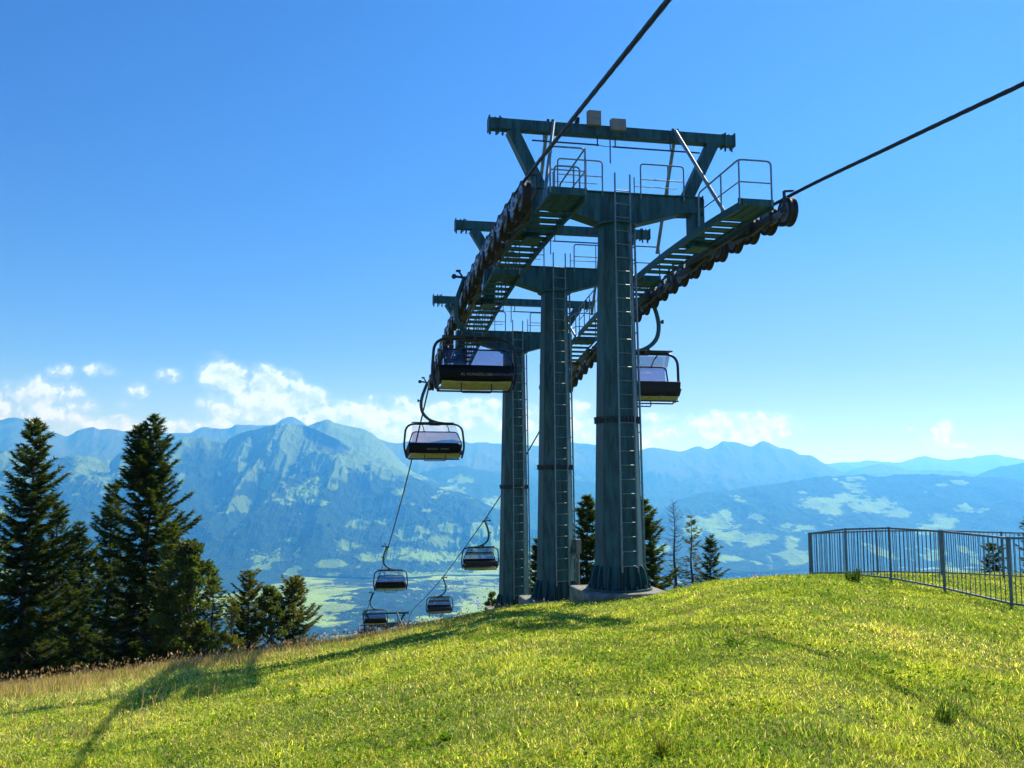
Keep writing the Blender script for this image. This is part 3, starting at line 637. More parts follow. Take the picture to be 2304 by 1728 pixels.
        for xx in (2.86, 3.14):
            for k in range(0, nw - 1, 2):                                # two wheels to a rocker
                ya, yb2 = wy[k], wy[k+1]; za, zb2 = wz[k], wz[k+1]; ym, zm = (ya+yb2)/2, (za+zb2)/2 - .06; mb = MB()
                mb.prism([(ya - .10, za + .06), (ya - .10, za - .06), (ym - .12, zm - .13), (ym + .12, zm - .13), (yb2 + .10, zb2 - .06), (yb2 + .10, zb2 + .06), (ym, zm + .08)], 'x', sx*xx - .012, sx*xx + .012)
                for q in ((ya, za), (yb2, zb2), (ym, zm)): mb.cyl((sx*(xx - .03), *q), (sx*(xx + .04), *q), .055, n=10)
                mb.build('rocker_plate', RIM, st, sm=False)
        for k in range(0, nw - 3, 4):
            m1 = ((wy[k]+wy[k+1])/2, (wz[k]+wz[k+1])/2 - .06); m2 = ((wy[k+2]+wy[k+3])/2, (wz[k+2]+wz[k+3])/2 - .06); mm = ((m1[0]+m2[0])/2, (m1[1]+m2[1])/2 - .04); mb = MB()
            mb.prism([(m1[0] - .1, m1[1] + .06), (m1[0] - .1, m1[1] - .07), (mm[0], mm[1] - .14), (m2[0] + .1, m2[1] - .07), (m2[0] + .1, m2[1] + .06), (mm[0], mm[1] + .1)], 'x', sx*2.77 - .04, sx*2.77 + .04)
            mb.cyl((sx*2.62, *mm), (sx*2.86, *mm), .08, n=12); mb.build('bogie_beam', DARKST, st, sm=False)
        ya, yb2 = wy[0] + 1.2, wy[-1] - 1.2; mb = MB(); yy = np.linspace(ya, yb2, 7); zz_ = [fz(y) - .05 for y in yy]
        mb.prism([(y, z + .10) for y, z in zip(yy, zz_)] + [(y, z - .10) for y, z in zip(yy[::-1], zz_[::-1])], 'x', sx*2.66 - .05, sx*2.66 + .05)
        mb.cyl((sx*2.1, 0, fz(0) - .05), (sx*2.8, 0, fz(0) - .05), .10, n=14); mb.build('train_beam', DARKST, st, sm=False)
        for y, z, e in ((wy[0], wz[0], -1), (wy[-1], wz[-1], 1)):
            mb = MB(); mb.beam((sx*2.8, y + e*.05, z), (sx*2.8, y + e*.27, z + .05), .03, .10); mb.beam((sx*2.8, y + e*.24, z), (sx*2.8, y + e*.24, z + .40), .03, .09); mb.beam((sx*2.8, y + e*.24, z + .39), (sx*3.02, y + e*.24, z + .41), .08, .03); mb.build('rope_catcher', DARKST, st, sm=False)
        mb = MB(); mb.box((sx*2.16, 0, (at + zr - .45)/2), (.34, .42, at - zr + .45)); mb.box((sx*2.16, -.23, (at + zr - .45)/2), (.10, .04, at - zr + .35)); mb.box((sx*2.16, 0, zr - .45), (.46, .6, .06))
        mb.build('hanger_column', GALV, root, sm=False, bevel=.01)
    return root

lift_tower(21.3, -1.08, 2.47, (18.05, 24.35, 8), 'nearest grey-green lift tower with two boxes on its top beam, on a concrete pad', [3.06], ('boxes',))
lift_tower(27.9, -2.16, 2.12, (25.15, 31.0, 8), 'middle lift tower of the three, grey cabinet on its right side', [1.98], ('cabinet',), True)
lift_tower(34.8, -3.45, 2.05, (32.0, 37.6, 8), 'farthest of the three close lift towers, beside the large near chair', [1.30], (), True)
lift_tower(131.0, -33.5, 2.1, (128.0, 134.0, 8), 'distant lift tower whose top beam just clears the grass below the chairs', [-27.0], (), True)

# ------------------------------------------------------------------ chairlift: chairs
def text_mesh(parent, txt, size, loc, m, name='lettering', rot=(math.pi/2, 0, 0)):
    cu = bpy.data.curves.new('lettering_curve', 'FONT'); cu.body = txt; cu.size = size; cu.align_x = 'CENTER'; cu.extrude = .002
    tmp = bpy.data.objects.new('lettering_tmp', cu); COL.objects.link(tmp); bpy.context.view_layer.update()
    me = bpy.data.meshes.new_from_object(tmp.evaluated_get(bpy.context.evaluated_depsgraph_get())); bpy.data.objects.remove(tmp)
    me.materials.clear(); me.materials.append(m); o = bpy.data.objects.new(name, me); COL.objects.link(o); o.parent = parent; o.location = loc; o.rotation_euler = rot
    return o

def make_chair(sz=1.0):
    root = empty('chairlift_chair', (0, 0, 0)); C = .20; HW = 1.25
    mb = MB(); mb.box((0, 0, .0), (.14, .46, .11)); mb.beam((-.05, -.02, .02), (-.42, -.02, .05), .06, .07); mb.cyl((-.42, -.06, .05), (-.42, .04, .05), .075, n=12)
    mb.beam((-.16, .05, .08), (-.26, .05, .22), .05, .05); mb.box((-.28, .05, .24), (.14, .10, .06)); mb.cyl((-.05, -.3, -.03), (-.05, .3, -.03), .04, n=8); mb.build('grip', DARKST, root, bevel=.008)
    pts = [(-.10, 0, .0), (-.20, 0, -.28), (-.30, 0, -.56), (-.36, 0, -.85), (-.36, 0, -1.12), (-.29, 0, -1.38), (-.12, 0, -1.58), (.10, 0, -1.72), (.34, 0, -1.80)]
    mb = MB(); mb.tube(bend(pts, .12, 3), .07, 12); mb.cyl((-.36, 0, -.82), (-.47, 0, -.82), .03, n=8); mb.box((-.49, 0, -.82), (.06, .1, .12)); mb.build('hanger_arm', GALV, root)
    mb = MB(); mb.prism([(-.05, -1.80), (.0, -1.70), (.32, -1.74), (.75, -1.80), (.75, -1.88), (.40, -1.94), (.02, -1.94), (-.05, -1.88)], 'y', -.06, .06)
    mb.cyl((C, -.35, -1.86), (C, .35, -1.86), .05, n=10); mb.build('suspension_plate', DARKST, root, sm=False, bevel=.01)
    mb = MB(); mb.beam((C - .95, .05, -1.80), (C + .85, .05, -1.81), .30, .035); mb.beam((C - .95, -.22, -1.815), (C + .85, -.22, -1.825), .14, .03); mb.build('canopy_rail', DARKST, root, sm=False, bevel=.01)
    mb = MB(); P = bend([(C - HW*.93, -.30, -3.42), (C - HW*1.03, -.22, -2.95), (C - HW*.96, -.05, -1.88), (C + HW*.96, -.05, -1.88), (C + HW*1.03, -.22, -2.95), (C + HW*.93, -.30, -3.42)], .40, 7); mb.tube(P, .045, 10); mb.build('bail_frame', DARKST, root)
    # seat
    mb = MB()
    for k in range(6):
        x = C - .93 + k*.372; mb.box((x, .12, -3.16), (.36, .52, .10))
    mb.build('seat', CUSHION, root, sm=False, bevel=.03)
    mb = MB()
    mb.box((C, .41, -2.98), (2.2, .07, .34), Matrix.Rotation(-.2, 3, 'X'))
    for k in range(6):
        x = C - .92 + k*.368; mb.box((x, .36, -2.97), (.36, .07, .32), Matrix.Rotation(-.2, 3, 'X'))
    mb.build('backrest', CUSHION, root, sm=False, bevel=.02)
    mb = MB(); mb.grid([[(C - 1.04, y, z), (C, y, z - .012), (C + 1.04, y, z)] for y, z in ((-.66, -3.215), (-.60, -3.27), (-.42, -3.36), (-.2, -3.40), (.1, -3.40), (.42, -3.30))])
    o = mb.build('underside_panel', GRASSLIT, root); so = o.modifiers.new('solid', 'SOLIDIFY'); so.thickness = .03
    mb = MB(); mb.cyl((C - 1.06, -.2, -3.47), (C + 1.06, -.2, -3.47), .024, n=8); mb.cyl((C - 1.06, .30, -3.43), (C + 1.06, .30, -3.43), .024, n=8)
    for sx in (-1, 1):
        mb.tube(bend([(C + sx*1.06, -.2, -3.47), (C + sx*1.13, .05, -3.3), (C + sx*1.06, .30, -3.43)], .1), .024, 8)
        mb.tube(bend([(C + sx*1.08, .30, -3.10), (C + sx*1.2, .22, -3.0), (C + sx*1.22, .05, -3.1), (C + sx*1.18, .05, -3.24), (C + sx*1.08, .1, -3.28)], .1), .032, 8)
    mb.build('seat_frame', DARKST, root)
    mb = MB(); mb.tube(bend([(C - .45, -.62, -3.05), (C - .45, -.55, -3.54), (C + .45, -.55, -3.54), (C + .45, -.62, -3.05)], .06), .02, 8)
    for x in np.linspace(C - .42, C + .42, 7): mb.cyl((x, -.50, -3.50), (x, -.60, -3.545), .010, n=6)
    mb.build('footrest', DARKST, root)
    # closed visor: clear upper part, tinted window in a dark rim, black lower band
    def prof(t):   # y, z down the curve of the visor
        return (-.12 - .62*math.sin(min(1, t*1.1)*math.pi*.5), -1.94 - t*.82)
    def hw(t): return HW*(.74 + .14*t)
    mb = MB(); mb.grid([[(C + u*hw(t), prof(t)[0] + .10*u*u, prof(t)[1]) for u in np.linspace(-1, 1, 13)] for t in np.linspace(0, 1, 9)]); vis = mb.build('visor', VISOR, root)
    mb = MB(); mb.grid([[(C + u*hw(t)*(.93 if t < .9 else .96), prof(t)[0] + .085*u*u - .006, prof(t)[1]) for u in np.linspace(-1, 1, 13)] for t in np.linspace(.38, 1, 6)]); mb.build('tinted_window', WINDOW, vis)
    mb = MB(); loop = bend([(C - hw(1), prof(1)[0] + .08, prof(1)[1]), (C - hw(.38)*.94, prof(.38)[0] + .07, prof(.38)[1]), (C + hw(.38)*.94, prof(.38)[0] + .07, prof(.38)[1]), (C + hw(1), prof(1)[0] + .08, prof(1)[1])], .14)
    mb.tube(loop, .026, 8)
    mb.build('rim', BLACKPL, vis)
    for x in (C - .50, C + .56):
        mb = MB(); mb.tube([(x, .0, -1.92), (x + .02, -.30, -2.05), (x + .04, prof(.4)[0] + .02, prof(.4)[1] + .02)], .02, 6); mb.box((x + .04, prof(.4)[0] + .02, prof(.4)[1] + .02), (.09, .06, .06)); mb.build('visor_strut', DARKST, root)
    mb = MB(); zt, zb_ = -2.75, -3.20
    mb.grid([[(C + u*HW*(.90 if i < 2 else .86), -.74 + .10*u*u + (.0, -.015, .0, .08)[i], zt + (zb_ - zt)*(0, .35, .75, 1)[i]) for u in np.linspace(-1, 1, 13)] for i in range(4)])
    o = mb.build('front_band', BLACKPL, root); so = o.modifiers.new('solid', 'SOLIDIFY'); so.thickness = .03; so.offset = 1
    for sx in (-1, 1):
        mb = MB(); mb._add([(C + sx*HW*.90, -.64, -2.75), (C + sx*HW*.86, -.56, -3.27), (C + sx*HW*.90, .0, -3.36), (C + sx*HW*.95, .05, -3.05)], [(0, 1, 2, 3)])
        o = mb.build('side_panel', BLACKPL, root, sm=False); so = o.modifiers.new('solid', 'SOLIDIFY'); so.thickness = .03
    return root

CHAIR = make_chair()
GRP = 'chairs hanging on the chairlift ropes'
CH = [  # rope offset, along the line, label, lettering
    (WL, 26.7, 'largest near chair of the lift, dark bubble and pale lettering, hanging left of the towers', ('AL HUNGERLOSS.', 'BRIXENTALAPS')),
    (WL, 38.4, 'second largest chair on the left cable, lilac visor, in front of the clouds', ('PICOLOX - INFINO', None)),
    (WL, 70.0, 'chair with dark visor on the left cable, third from the top, above the valley', None),
    (WL, 97.5, 'smaller chair under a curved arm, low on the left cable above the grass edge', None),
    (WL, 121.0, 'lowest chair of the left cable, half hidden behind the grass edge', None),
    (WR, 27.4, 'chair partly hidden behind the right side of the nearest tower', None),
    (WR, 61.4, 'upper chair on the right cable, lilac visor, left of the far tower foot', None),
    (WR, 86.6, 'lower chair on the right cable with clear visor, touching the grass edge', None)]
for i, (w, s, lab, txt) in enumerate(CH):
    o = CHAIR if i == 0 else copy_tree(CHAIR)
    o.location = (*xy(w, s), rope_z(s)); o.scale = (1, 1, 1.0 if s < 28 else .945); o.location.z -= .12 if w == WR and s < 28 else 0; o.rotation_euler = (0, 0, RA + (0 if w == WL else math.pi)); tag(o, lab, 'chairlift chair', GRP)
for i, (w, s, lab, txt) in enumerate(CH):
    if txt:
        root = [o for o in bpy.data.objects if o.get('label') == lab][0]
        text_mesh(root, txt[0], .12 if txt[1] else .11, (.18 if txt[1] else .30, -.79, -3.06), TEXTM)
        if txt[1]: text_mesh(root, txt[1], .11, (.90, -.765, -3.05), TEXTB)

# ------------------------------------------------------------------ fence
rf = random.Random(5)
def fence(name, P, label, step=2.0, hts=(1.1, 1.1)):
    P = [Vector((*p, 0)) for p in P]; L = (P[1] - P[0]).length; n = max(2, round(L / step)); d = (P[1] - P[0]) / L
    root = empty(name, (*P[0].xy, gz(*P[0].xy)), 0, label, 'fence'); o = Vector(root.location)
    H = lambda k: hts[0] + (hts[1] - hts[0]) * k / n
    pt = lambda k, h: Vector((*(P[0] + d*(L*k/n)).xy, gz(*(P[0] + d*(L*k/n)).xy) + h)) - o
    for k in range(n + 1):
        mb = MB(); R = Matrix.Rotation(math.atan2(d.y, d.x), 3, 'Z'); a, b = pt(k, -.3), pt(k, H(k) + .02); mb.box((a + b)/2, (.04, .04, (b - a).length), R); mb.box(b, (.046, .046, .02), R); mb.build('post', FENCEM, root, sm=False)
    for k in range(n):
        mb = MB(); mb.beam(pt(k, H(k)), pt(k + 1, H(k + 1)), .038, .038); mb.build('top_rail', FENCEM, root, sm=False)
        mb = MB(); mb.beam(pt(k, .10), pt(k + 1, .10), .035, .035); mb.build('bottom_rail', FENCEM, root, sm=False)
        mb = MB()
        for j in range(1, 14):
            f = k + j/14; a, b = pt(f, .10), pt(f, H(f)); mb.cyl(a + Vector((rf.gauss(0, .006), rf.gauss(0, .006), 0)), b, .0088, n=6)
        mb.build('bar_panel', FENCEM, root)
fence('metal_fence', [(7.65, 23.4), (9.35, 10.1)], 'blue-grey metal railing running from the corner post towards the viewer', hts=(1.1, 1.30))
fence('metal_fence', [(7.72, 23.46), (20.5, 25.9)], 'rear metal railing running along the meadow edge from the corner post to the right', hts=(1.1, 1.42))

# ------------------------------------------------------------------ trees
def leaf_tris(P, Dv, Nv, ln, wd):
    """narrow triangles: root P, direction Dv, width direction from Nv"""
    W = np.cross(Dv, Nv); W /= np.linalg.norm(W, axis=1)[:, None] + 1e-9
    a = P - W * wd[:, None]/2; b = P + W * wd[:, None]/2; c = P + Dv * ln[:, None]
    V = np.stack([a, b, c], 1).reshape(-1, 3); n = len(P)
    return V, np.arange(n*3).reshape(n, 3)
def unit(v): return v / (np.linalg.norm(v, axis=-1, keepdims=True) + 1e-9)

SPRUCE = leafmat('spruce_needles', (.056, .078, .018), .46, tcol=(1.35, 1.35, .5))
SPRUCE2 = leafmat('sunlit_spruce_needles', (.080, .105, .022), .5, tcol=(1.4, 1.4, .5))  # lighter copy of the spruce needles, sunlight put into the colour
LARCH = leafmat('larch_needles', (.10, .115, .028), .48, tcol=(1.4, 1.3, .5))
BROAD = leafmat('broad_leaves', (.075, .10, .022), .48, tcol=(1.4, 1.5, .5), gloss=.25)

def conifer(name, x, y, h, rb, seed, label, m, dens=1.0, wd=1.0, crown0=.05, tips=1, droop=.25, needle=(.19, .055), zbase=None, sparse=0.0, group=None, bare=False, power=.62, lean=0.0, cat='tree'):
    rng = np.random.default_rng(seed); z0 = gz(x, y) if zbase is None else zbase
    root = empty(name, (x, y, z0 - .15), 0, label, cat, group)
    # trunk(s)
    mb = MB(); zz = np.linspace(0, h, 14); r0 = h*.014 + .02
    wob = lambda z: np.array([.02*h*(vnoise(np.array([z/h*4]), np.array([seed*1.0]), seed)[0]-.5) + lean*z, .02*h*(vnoise(np.array([z/h*4]), np.array([seed+9.]), seed+1)[0]-.5)])
    mb.tube([(*wob(z), z) for z in zz], 1, 8, rr=[max(.012, r0*(1 - z/h)**.9) for z in zz])
    if tips == 2:
        zz2 = np.linspace(h*.72, h*.955, 6); mb.tube([(wob(z)[0] - .055*h*min(1, (z - h*.72)/(h*.12)), wob(z)[1], z) for z in zz2], 1, 6, rr=[max(.012, r0*.25*(1 - (z-h*.72)/(h*.3))) for z in zz2])
    Ps, Ds, Ns, Ls, Ws, Ti = [], [], [], [], [], []
    def whorls(z_lo, z_hi, offx, scale, zt):
        nz = int((z_hi - z_lo) / (.19 + .012*h*.5) * wd) + 3
        for q in np.linspace(0, 1, nz):
            z = z_lo + (z_hi - z_lo) * q; rel = (z - 0) / zt
            R = 1.18 * rb * scale * max(.0, (1 - rel)) ** power * (.62 + .55*rng.random()) * (1.0 if rel > .18 else .7 + .3*rel/.18)
            R = max(R, .10)
            nb = rng.integers(5, 8) if R > .3 else 4
            a0 = rng.random()*6.28
            for b in range(nb):
                if rng.random() < sparse: continue
                az = a0 + b*6.28/nb + rng.normal()*.22; L = R * (.52 + .62*rng.random()); up = .60*(rel**1.3) - droop*(1 - rel) + rng.normal()*.07
                n = max(4, int(L/.11*dens)); t = np.linspace(0, 1, n)
                hx, hy = math.cos(az), math.sin(az)
                r_ = L*t; zc = z + rng.normal()*.06 + L*(up*t - .18*np.sin(t*math.pi)*(1-rel) + .16*t**3)
                base = wob(z); P = np.stack([base[0] + offx + hx*r_, base[1] + hy*r_, zc], 1)
                if L > .45 or bare: mb.tube([P[0], P[n//2], P[-1]], 1, 4, rr=[.008 + .012*L, .006 + .006*L, .004])
                tg = unit(np.gradient(P, axis=0)); side = unit(np.cross(tg, np.array([[0, 0, 1.0]])))
                for sg in (-1, 1, 0):
                    reps = 1 if sg else 1
                    for _ in range(reps):
                        k = t > (.12 if R > .5 else .0)
                        tw = (.10 + .30*(1 - t[k])*min(1, L/1.3)) * (.6 + .8*rng.random(k.sum()))
                        dv = unit(tg[k]*(.75 + .3*rng.random((k.sum(), 1))) + sg*side[k] + np.array([[0, 0, -.62]])*(rng.random((k.sum(), 1)) - .12)*min(1, L) + rng.normal(size=(k.sum(), 3))*.18)
                        ns = 4 if not bare else 1
                        for j in range(ns):                      # little sprays along each twig
                            f = (j + .2*rng.random(k.sum())) / ns
                            p = P[k] + dv * (tw*f)[:, None]
                            for s2 in ((-1, 1) if not bare else (0,)):
                                sd2 = unit(np.cross(dv, np.array([[0, 0, 1.0]])))
                                d2 = unit(dv + .75*s2*sd2*(.5 + rng.random((k.sum(), 1))) + rng.normal(size=(k.sum(), 3))*.28)
                                Ps.append(p); Ds.append(d2); Ns.append(unit(rng.normal(size=(k.sum(), 3)) * .55 + np.array([[0, 0, 1.0]])))
                                Ls.append(needle[0]*(.7 + .7*rng.random(k.sum()))); Ws.append(needle[1]*(.7 + .6*rng.random(k.sum())))
                                cl = .25 + .5*rng.random(); Ti.append(np.clip(cl + rng.normal(size=k.sum())*.2 + .15*(t[k] - .5), 0, 1))
    whorls(h*crown0, h*.985, 0, 1, h)
    if tips == 2: whorls(h*.74, h*.95, -.055*h, .8, h*.96)
    tr = mb.build('trunk', DEADM if bare else BARK, root)
    P, D, Nn, Ln, Wd, T = (np.concatenate(k) for k in (Ps, Ds, Ns, Ls, Ws, Ti))
    V, q = leaf_tris(P, D, Nn, Ln, Wd)
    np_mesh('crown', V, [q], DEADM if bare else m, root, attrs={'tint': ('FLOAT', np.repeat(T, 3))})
    return root

def leafy(name, x, y, h, rw, seed, label, m, nclump=60, per=170, ls=.12, base=.12, cat='tree', group=None, zbase=None):
    rng = np.random.default_rng(seed); z0 = gz(x, y) if zbase is None else zbase; root = empty(name, (x, y, z0 - .1), 0, label, cat, group)
    mb = MB(); mb.tube([(0, 0, 0), (.03*h, 0, h*.3), (.0, .02*h, h*.6), (.02*h, 0, h*.88)], 1, 8, rr=[h*.018+.01, h*.014+.008, h*.008+.006, .006])
    Ps, Ds, Ts = [], [], []
    for c in range(nclump):
        u = rng.random(); zz = h*(base + (1 - base)*u); rr = rw*math.sin(math.pi*min(.97, .18 + .82*u))**.7*math.sqrt(rng.random()); a = rng.random()*6.28
        ce = np.array([rr*math.cos(a), rr*math.sin(a), zz]); cs = (.10 + .10*rng.random())*max(rw, h*.3)
        mb.tube([(0, 0, zz*.75), tuple(ce*np.array([.6, .6, .95])), tuple(ce)], 1, 4, rr=[.012*h**.5, .008*h**.5, .004])
        d = unit(rng.normal(size=(per, 3))); p = ce + d*cs*rng.random((per, 1))**.5*np.array([1.25, 1.25, .75]); Ps.append(p); Ds.append(unit(d + rng.normal(size=(per, 3))*.8)); Ts.append(np.clip(.2 + .6*rng.random() + rng.normal(size=per)*.18, 0, 1))
    mb.build('trunk', BARK, root); P, D, T = np.concatenate(Ps), np.concatenate(Ds), np.concatenate(Ts); n = len(P)
    Nv = unit(rng.normal(size=(n, 3))); W = unit(np.cross(D, Nv)); l = ls*(.6 + .8*rng.random((n, 1))); w = l*.55
    V = np.stack([P, P + D*l*.5 + W*w/2, P + D*l, P + D*l*.5 - W*w/2], 1).reshape(-1, 3); q = np.arange(n*4).reshape(n, 4)
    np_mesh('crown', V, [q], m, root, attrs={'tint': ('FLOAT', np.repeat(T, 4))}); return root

def at(px, D):
    """ground point on the bearing of photo column px at forward distance D"""
    return (px - CX) / F * D, D
def hpx(py_top, x, y):
    """height of a thing at (x, y) whose tip shows at photo row py_top"""
    t, e = rayt(CX, py_top); return EYE + e*y - gz(x, y)

def tree_at(fn, name, px, D, top, half, seed, label, m=None, **k):
    x, y = at(px, D); h = hpx(top, x, y) + .15; return fn(name, x, y, h, half / F * D, seed, label, m, **k)
GL = 'dark spruces at the left meadow edge'
tree_at(conifer, 'spruce_tree', 80, 38, 948, 132, 3, 'tall spruce at the far left with a single leaning top and open branches', SPRUCE, group=GL, droop=.36, lean=-.004, dens=1.25)
tree_at(conifer, 'spruce_tree', 345, 40, 936, 132, 5, 'tallest spruce on the left with a double top', SPRUCE, tips=2, group=GL, droop=.34, dens=1.3)
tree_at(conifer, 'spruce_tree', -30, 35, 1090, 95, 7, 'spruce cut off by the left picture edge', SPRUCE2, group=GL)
tree_at(conifer, 'spruce_tree', 190, 45, 1180, 90, 8, 'shaded spruce between the two tallest left spruces', SPRUCE, group=GL)
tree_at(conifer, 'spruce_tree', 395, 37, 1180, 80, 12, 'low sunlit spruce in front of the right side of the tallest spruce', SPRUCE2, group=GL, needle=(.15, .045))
tree_at(leafy, 'broadleaf_tree', 440, 36.5, 1225, 62, 13, 'bright green leafy tree beside the tallest spruce', BROAD, nclump=80, per=220, ls=.13)
tree_at(conifer, 'spruce_tree', 490, 38, 1285, 56, 14, 'small dark spruce right of the bright leafy tree', SPRUCE, group=GL, needle=(.14, .04))
tree_at(conifer, 'spruce_tree', 262, 47, 1090, 84, 31, 'shaded spruce half hidden behind the left side of the tallest spruce', SPRUCE, group=GL)
tree_at(conifer, 'spruce_tree', 140, 49, 1130, 90, 32, 'shaded spruce half hidden behind the tall leaning-top spruce', SPRUCE, group=GL)
GM = 'larches in the row on the left slope'
tree_at(conifer, 'larch_tree', 571, 42, 1290, 66, 16, 'leftmost larch of the three on the left slope', LARCH, group=GM, needle=(.13, .05), sparse=.03, dens=1.4, power=.5, droop=.05)
tree_at(conifer, 'larch_tree', 672, 42, 1302, 66, 17, 'rightmost broad larch of the three on the left slope', LARCH, group=GM, needle=(.13, .05), sparse=.03, dens=1.4, power=.5, droop=.05)
tree_at(leafy, 'broadleaf_tree', 620, 41, 1325, 46, 18, 'round green tree between the two larches on the left slope', BROAD, nclump=46, per=170, ls=.11)
tree_at(leafy, 'bush', 535, 37, 1352, 26, 19, 'low pale bush left of the larches', LARCH, nclump=26, per=120, ls=.09, cat='bush')
tree_at(conifer, 'spruce_tree', 1318, 36, 1126, 62, 21, 'dark spruce seen between the middle and the nearest tower', SPRUCE, dens=1.2)
tree_at(conifer, 'spruce_tree', 1445, 37, 1132, 70, 22, 'dark spruce just right of the nearest tower', SPRUCE, dens=1.2)
tree_at(conifer, 'dead_tree', 1512, 39, 1132, 46, 23, 'bare dead spruce with thin drooping twigs', None, bare=True, needle=(.16, .012), droop=.3, dens=1.0, sparse=.1)
tree_at(conifer, 'larch_tree', 1550, 40, 1166, 42, 24, 'thin see-through larch right of the bare dead tree', LARCH, needle=(.10, .03), sparse=.35, droop=.1)
tree_at(conifer, 'spruce_tree', 1592, 39, 1214, 38, 25, 'short bushy spruce rightmost beside the thin larch', SPRUCE, dens=1.1, needle=(.14, .04))
tree_at(conifer, 'spruce_tree', 1212, 40, 1222, 36, 26, 'small spruce peeping out left of the middle tower foot', SPRUCE)
tree_at(leafy, 'bush', 1108, 38, 1335, 20, 27, 'small dark bush left of the farthest tower foot', BROAD, nclump=18, per=90, ls=.09, cat='bush')
tree_at(conifer, 'spruce_tree', 2218, 38, 1228, 34, 28, 'little spruce seen through the bars of the fence', SPRUCE, needle=(.13, .04), power=.6)
tree_at(conifer, 'spruce_tree', 2306, 40, 1160, 38, 29, 'slim spruce at the right picture edge behind the fence', SPRUCE, needle=(.14, .04), sparse=.3)

# ------------------------------------------------------------------ grass
GRASSM = leafmat('grass_blades', (0, 0, 0), .50, attr='col', use_col=True, tcol=(1.55, 1.45, .8), gloss=.5, rough=.42)
def blades(name, label, cat, R0, R1, ph0, ph1, n, hgt, wid, rng, colf, lean=.75, mask=None, bias=1.0, seg=2):
    u = rng.random(n); a = R0**(2 - bias); R = (a + u*(R1**(2 - bias) - a)) ** (1/(2 - bias)) if bias != 2 else R0*(R1/R0)**u
    ph = ph0 + (ph1 - ph0)*rng.random(n); x, y = R*np.sin(ph), R*np.cos(ph)
    if mask is not None:
        k = rng.random(n) < mask(x, y, R); x, y, R = x[k], y[k], R[k]; n = len(x)
    z = ground_z(x, y); hh = hgt(x, y, R) * (.55 + .75*rng.random(n)); ww = wid(R) * (.7 + .6*rng.random(n))
    az = rng.random(n)*6.283; ln = lean*(.25 + rng.random(n)); d = np.stack([np.cos(az), np.sin(az)], 1); wv = np.stack([-d[:, 1], d[:, 0]], 1)
    tw = rng.random(n)*6.283; wv = np.stack([np.cos(tw), np.sin(tw)], 1)
    B = np.stack([x, y, z - .01], 1)
    def pt(f, side):
        o = B.copy(); o[:, :2] += d*(ln*hh*f*f)[:, None] + wv*(side*ww*(1 - .35*f))[:, None]; o[:, 2] += hh*(f - .28*ln*f*f); return o
    V = np.stack([pt(0, -.5), pt(0, .5), pt(.55, -.5), pt(.55, .5), pt(1, 0)], 1).reshape(-1, 3); i = np.arange(n)*5
    q = np.stack([i, i+1, i+3, i+2], 1); t = np.stack([i+2, i+3, i+4], 1)
    c = colf(x, y, R, n); C = np.ones((n, 5, 4)); C[:, :, :3] = c[:, None, :]; 
    o = np_mesh(name, V, [q, t], GRASSM, attrs={'col': ('FLOAT_COLOR', C.reshape(-1, 4))}); tag(o, label, cat, kind='stuff'); return o

CLOVERM = leafmat('clover_leaf_green', (0, 0, 0), .45, attr='col', use_col=True, tcol=(1.5, 1.45, .8))
def grass_col(rng):
    def f(x, y, R, n):
        a = fbm(x*.55, y*.55, 4, 80); b = fbm(x*2.2, y*2.2, 3, 84); r = rng.random(n)
        g1, g2, g3, g4 = np.array([.15, .21, .024]), np.array([.28, .32, .040]), np.array([.075, .135, .014]), np.array([.42, .38, .15])
        w = np.clip((a - .36)/.28 + (r - .5)*.5, 0, 1)[:, None]; c = g1*(1 - w) + g2*w
        k = np.clip((b - .54)/.12, 0, 1)[:, None] * .75; c = c*(1 - k) + g3*k
        lf = np.clip((-x/np.maximum(y, 1) - .05)*1.4, 0, .45)*np.clip((R - 9)/12, 0, 1)
        pz = np.exp(-((x - 4.6)/1.3)**2 - ((y - 10.2)/1.0)**2) * .4
        dry = (rng.random(n) < .10 + lf + pz + .10*np.clip((fbm(x*.9, y*.9, 3, 88) - .55)/.1, 0, 1))[:, None]; c = np.where(dry, g4*(.7 + .6*rng.random((n, 1))), c)
        return c*(.55 + 1.35*rng.random((n, 1))**1.5)*np.array([1.46, 1.48, 1.42])
    return f
_r = np.random.default_rng(42)
_clear = lambda x, y, R: 1.0 - (np.hypot(x - xy(WT, 21.3)[0], y - xy(WT, 21.3)[1]) < 1.15)
def _h(x, y, R):
    p = fbm(x*.8, y*.8, 3, 90); left = np.clip((-x/np.maximum(y, 1) - .08)*3, 0, 1)*np.clip((R - 12)/10, 0, 1)
    return .026 + .034*p + .04*np.clip((fbm(x*2.6, y*2.6, 2, 91) - .58)/.1, 0, 1) + .16*left
_w = lambda R: .0030 + .00062*R
blades('grass', 'short sunlit green grass covering the whole meadow', 'grass', 3.0, 34, -.80, .85, 1160000, _h, _w, _r, grass_col(_r), mask=_clear, bias=1.15)
def dry_mask(x, y, R):
    l = np.clip((-x/np.maximum(y, 1) + .02)*3.2, 0, 1)
    tw = sum(np.exp(-(((x - xy(WT, q)[0])**2 + (y - xy(WT, q)[1] + 1.2)**2) / 2.2)) for q in (27.9, 34.8)) + .5*np.exp(-(((x - xy(WT, 21.3)[0] + 1.2)**2 + (y - xy(WT, 21.3)[1] + .6)**2) / .5))
    return np.clip(l*np.clip((R - 16.5)/5, 0, 1)*1.5 + .03 + tw*.9, 0, 1) * np.clip((fbm(x*.7, y*.7, 3, 95) - .25)/.2, .15, 1)
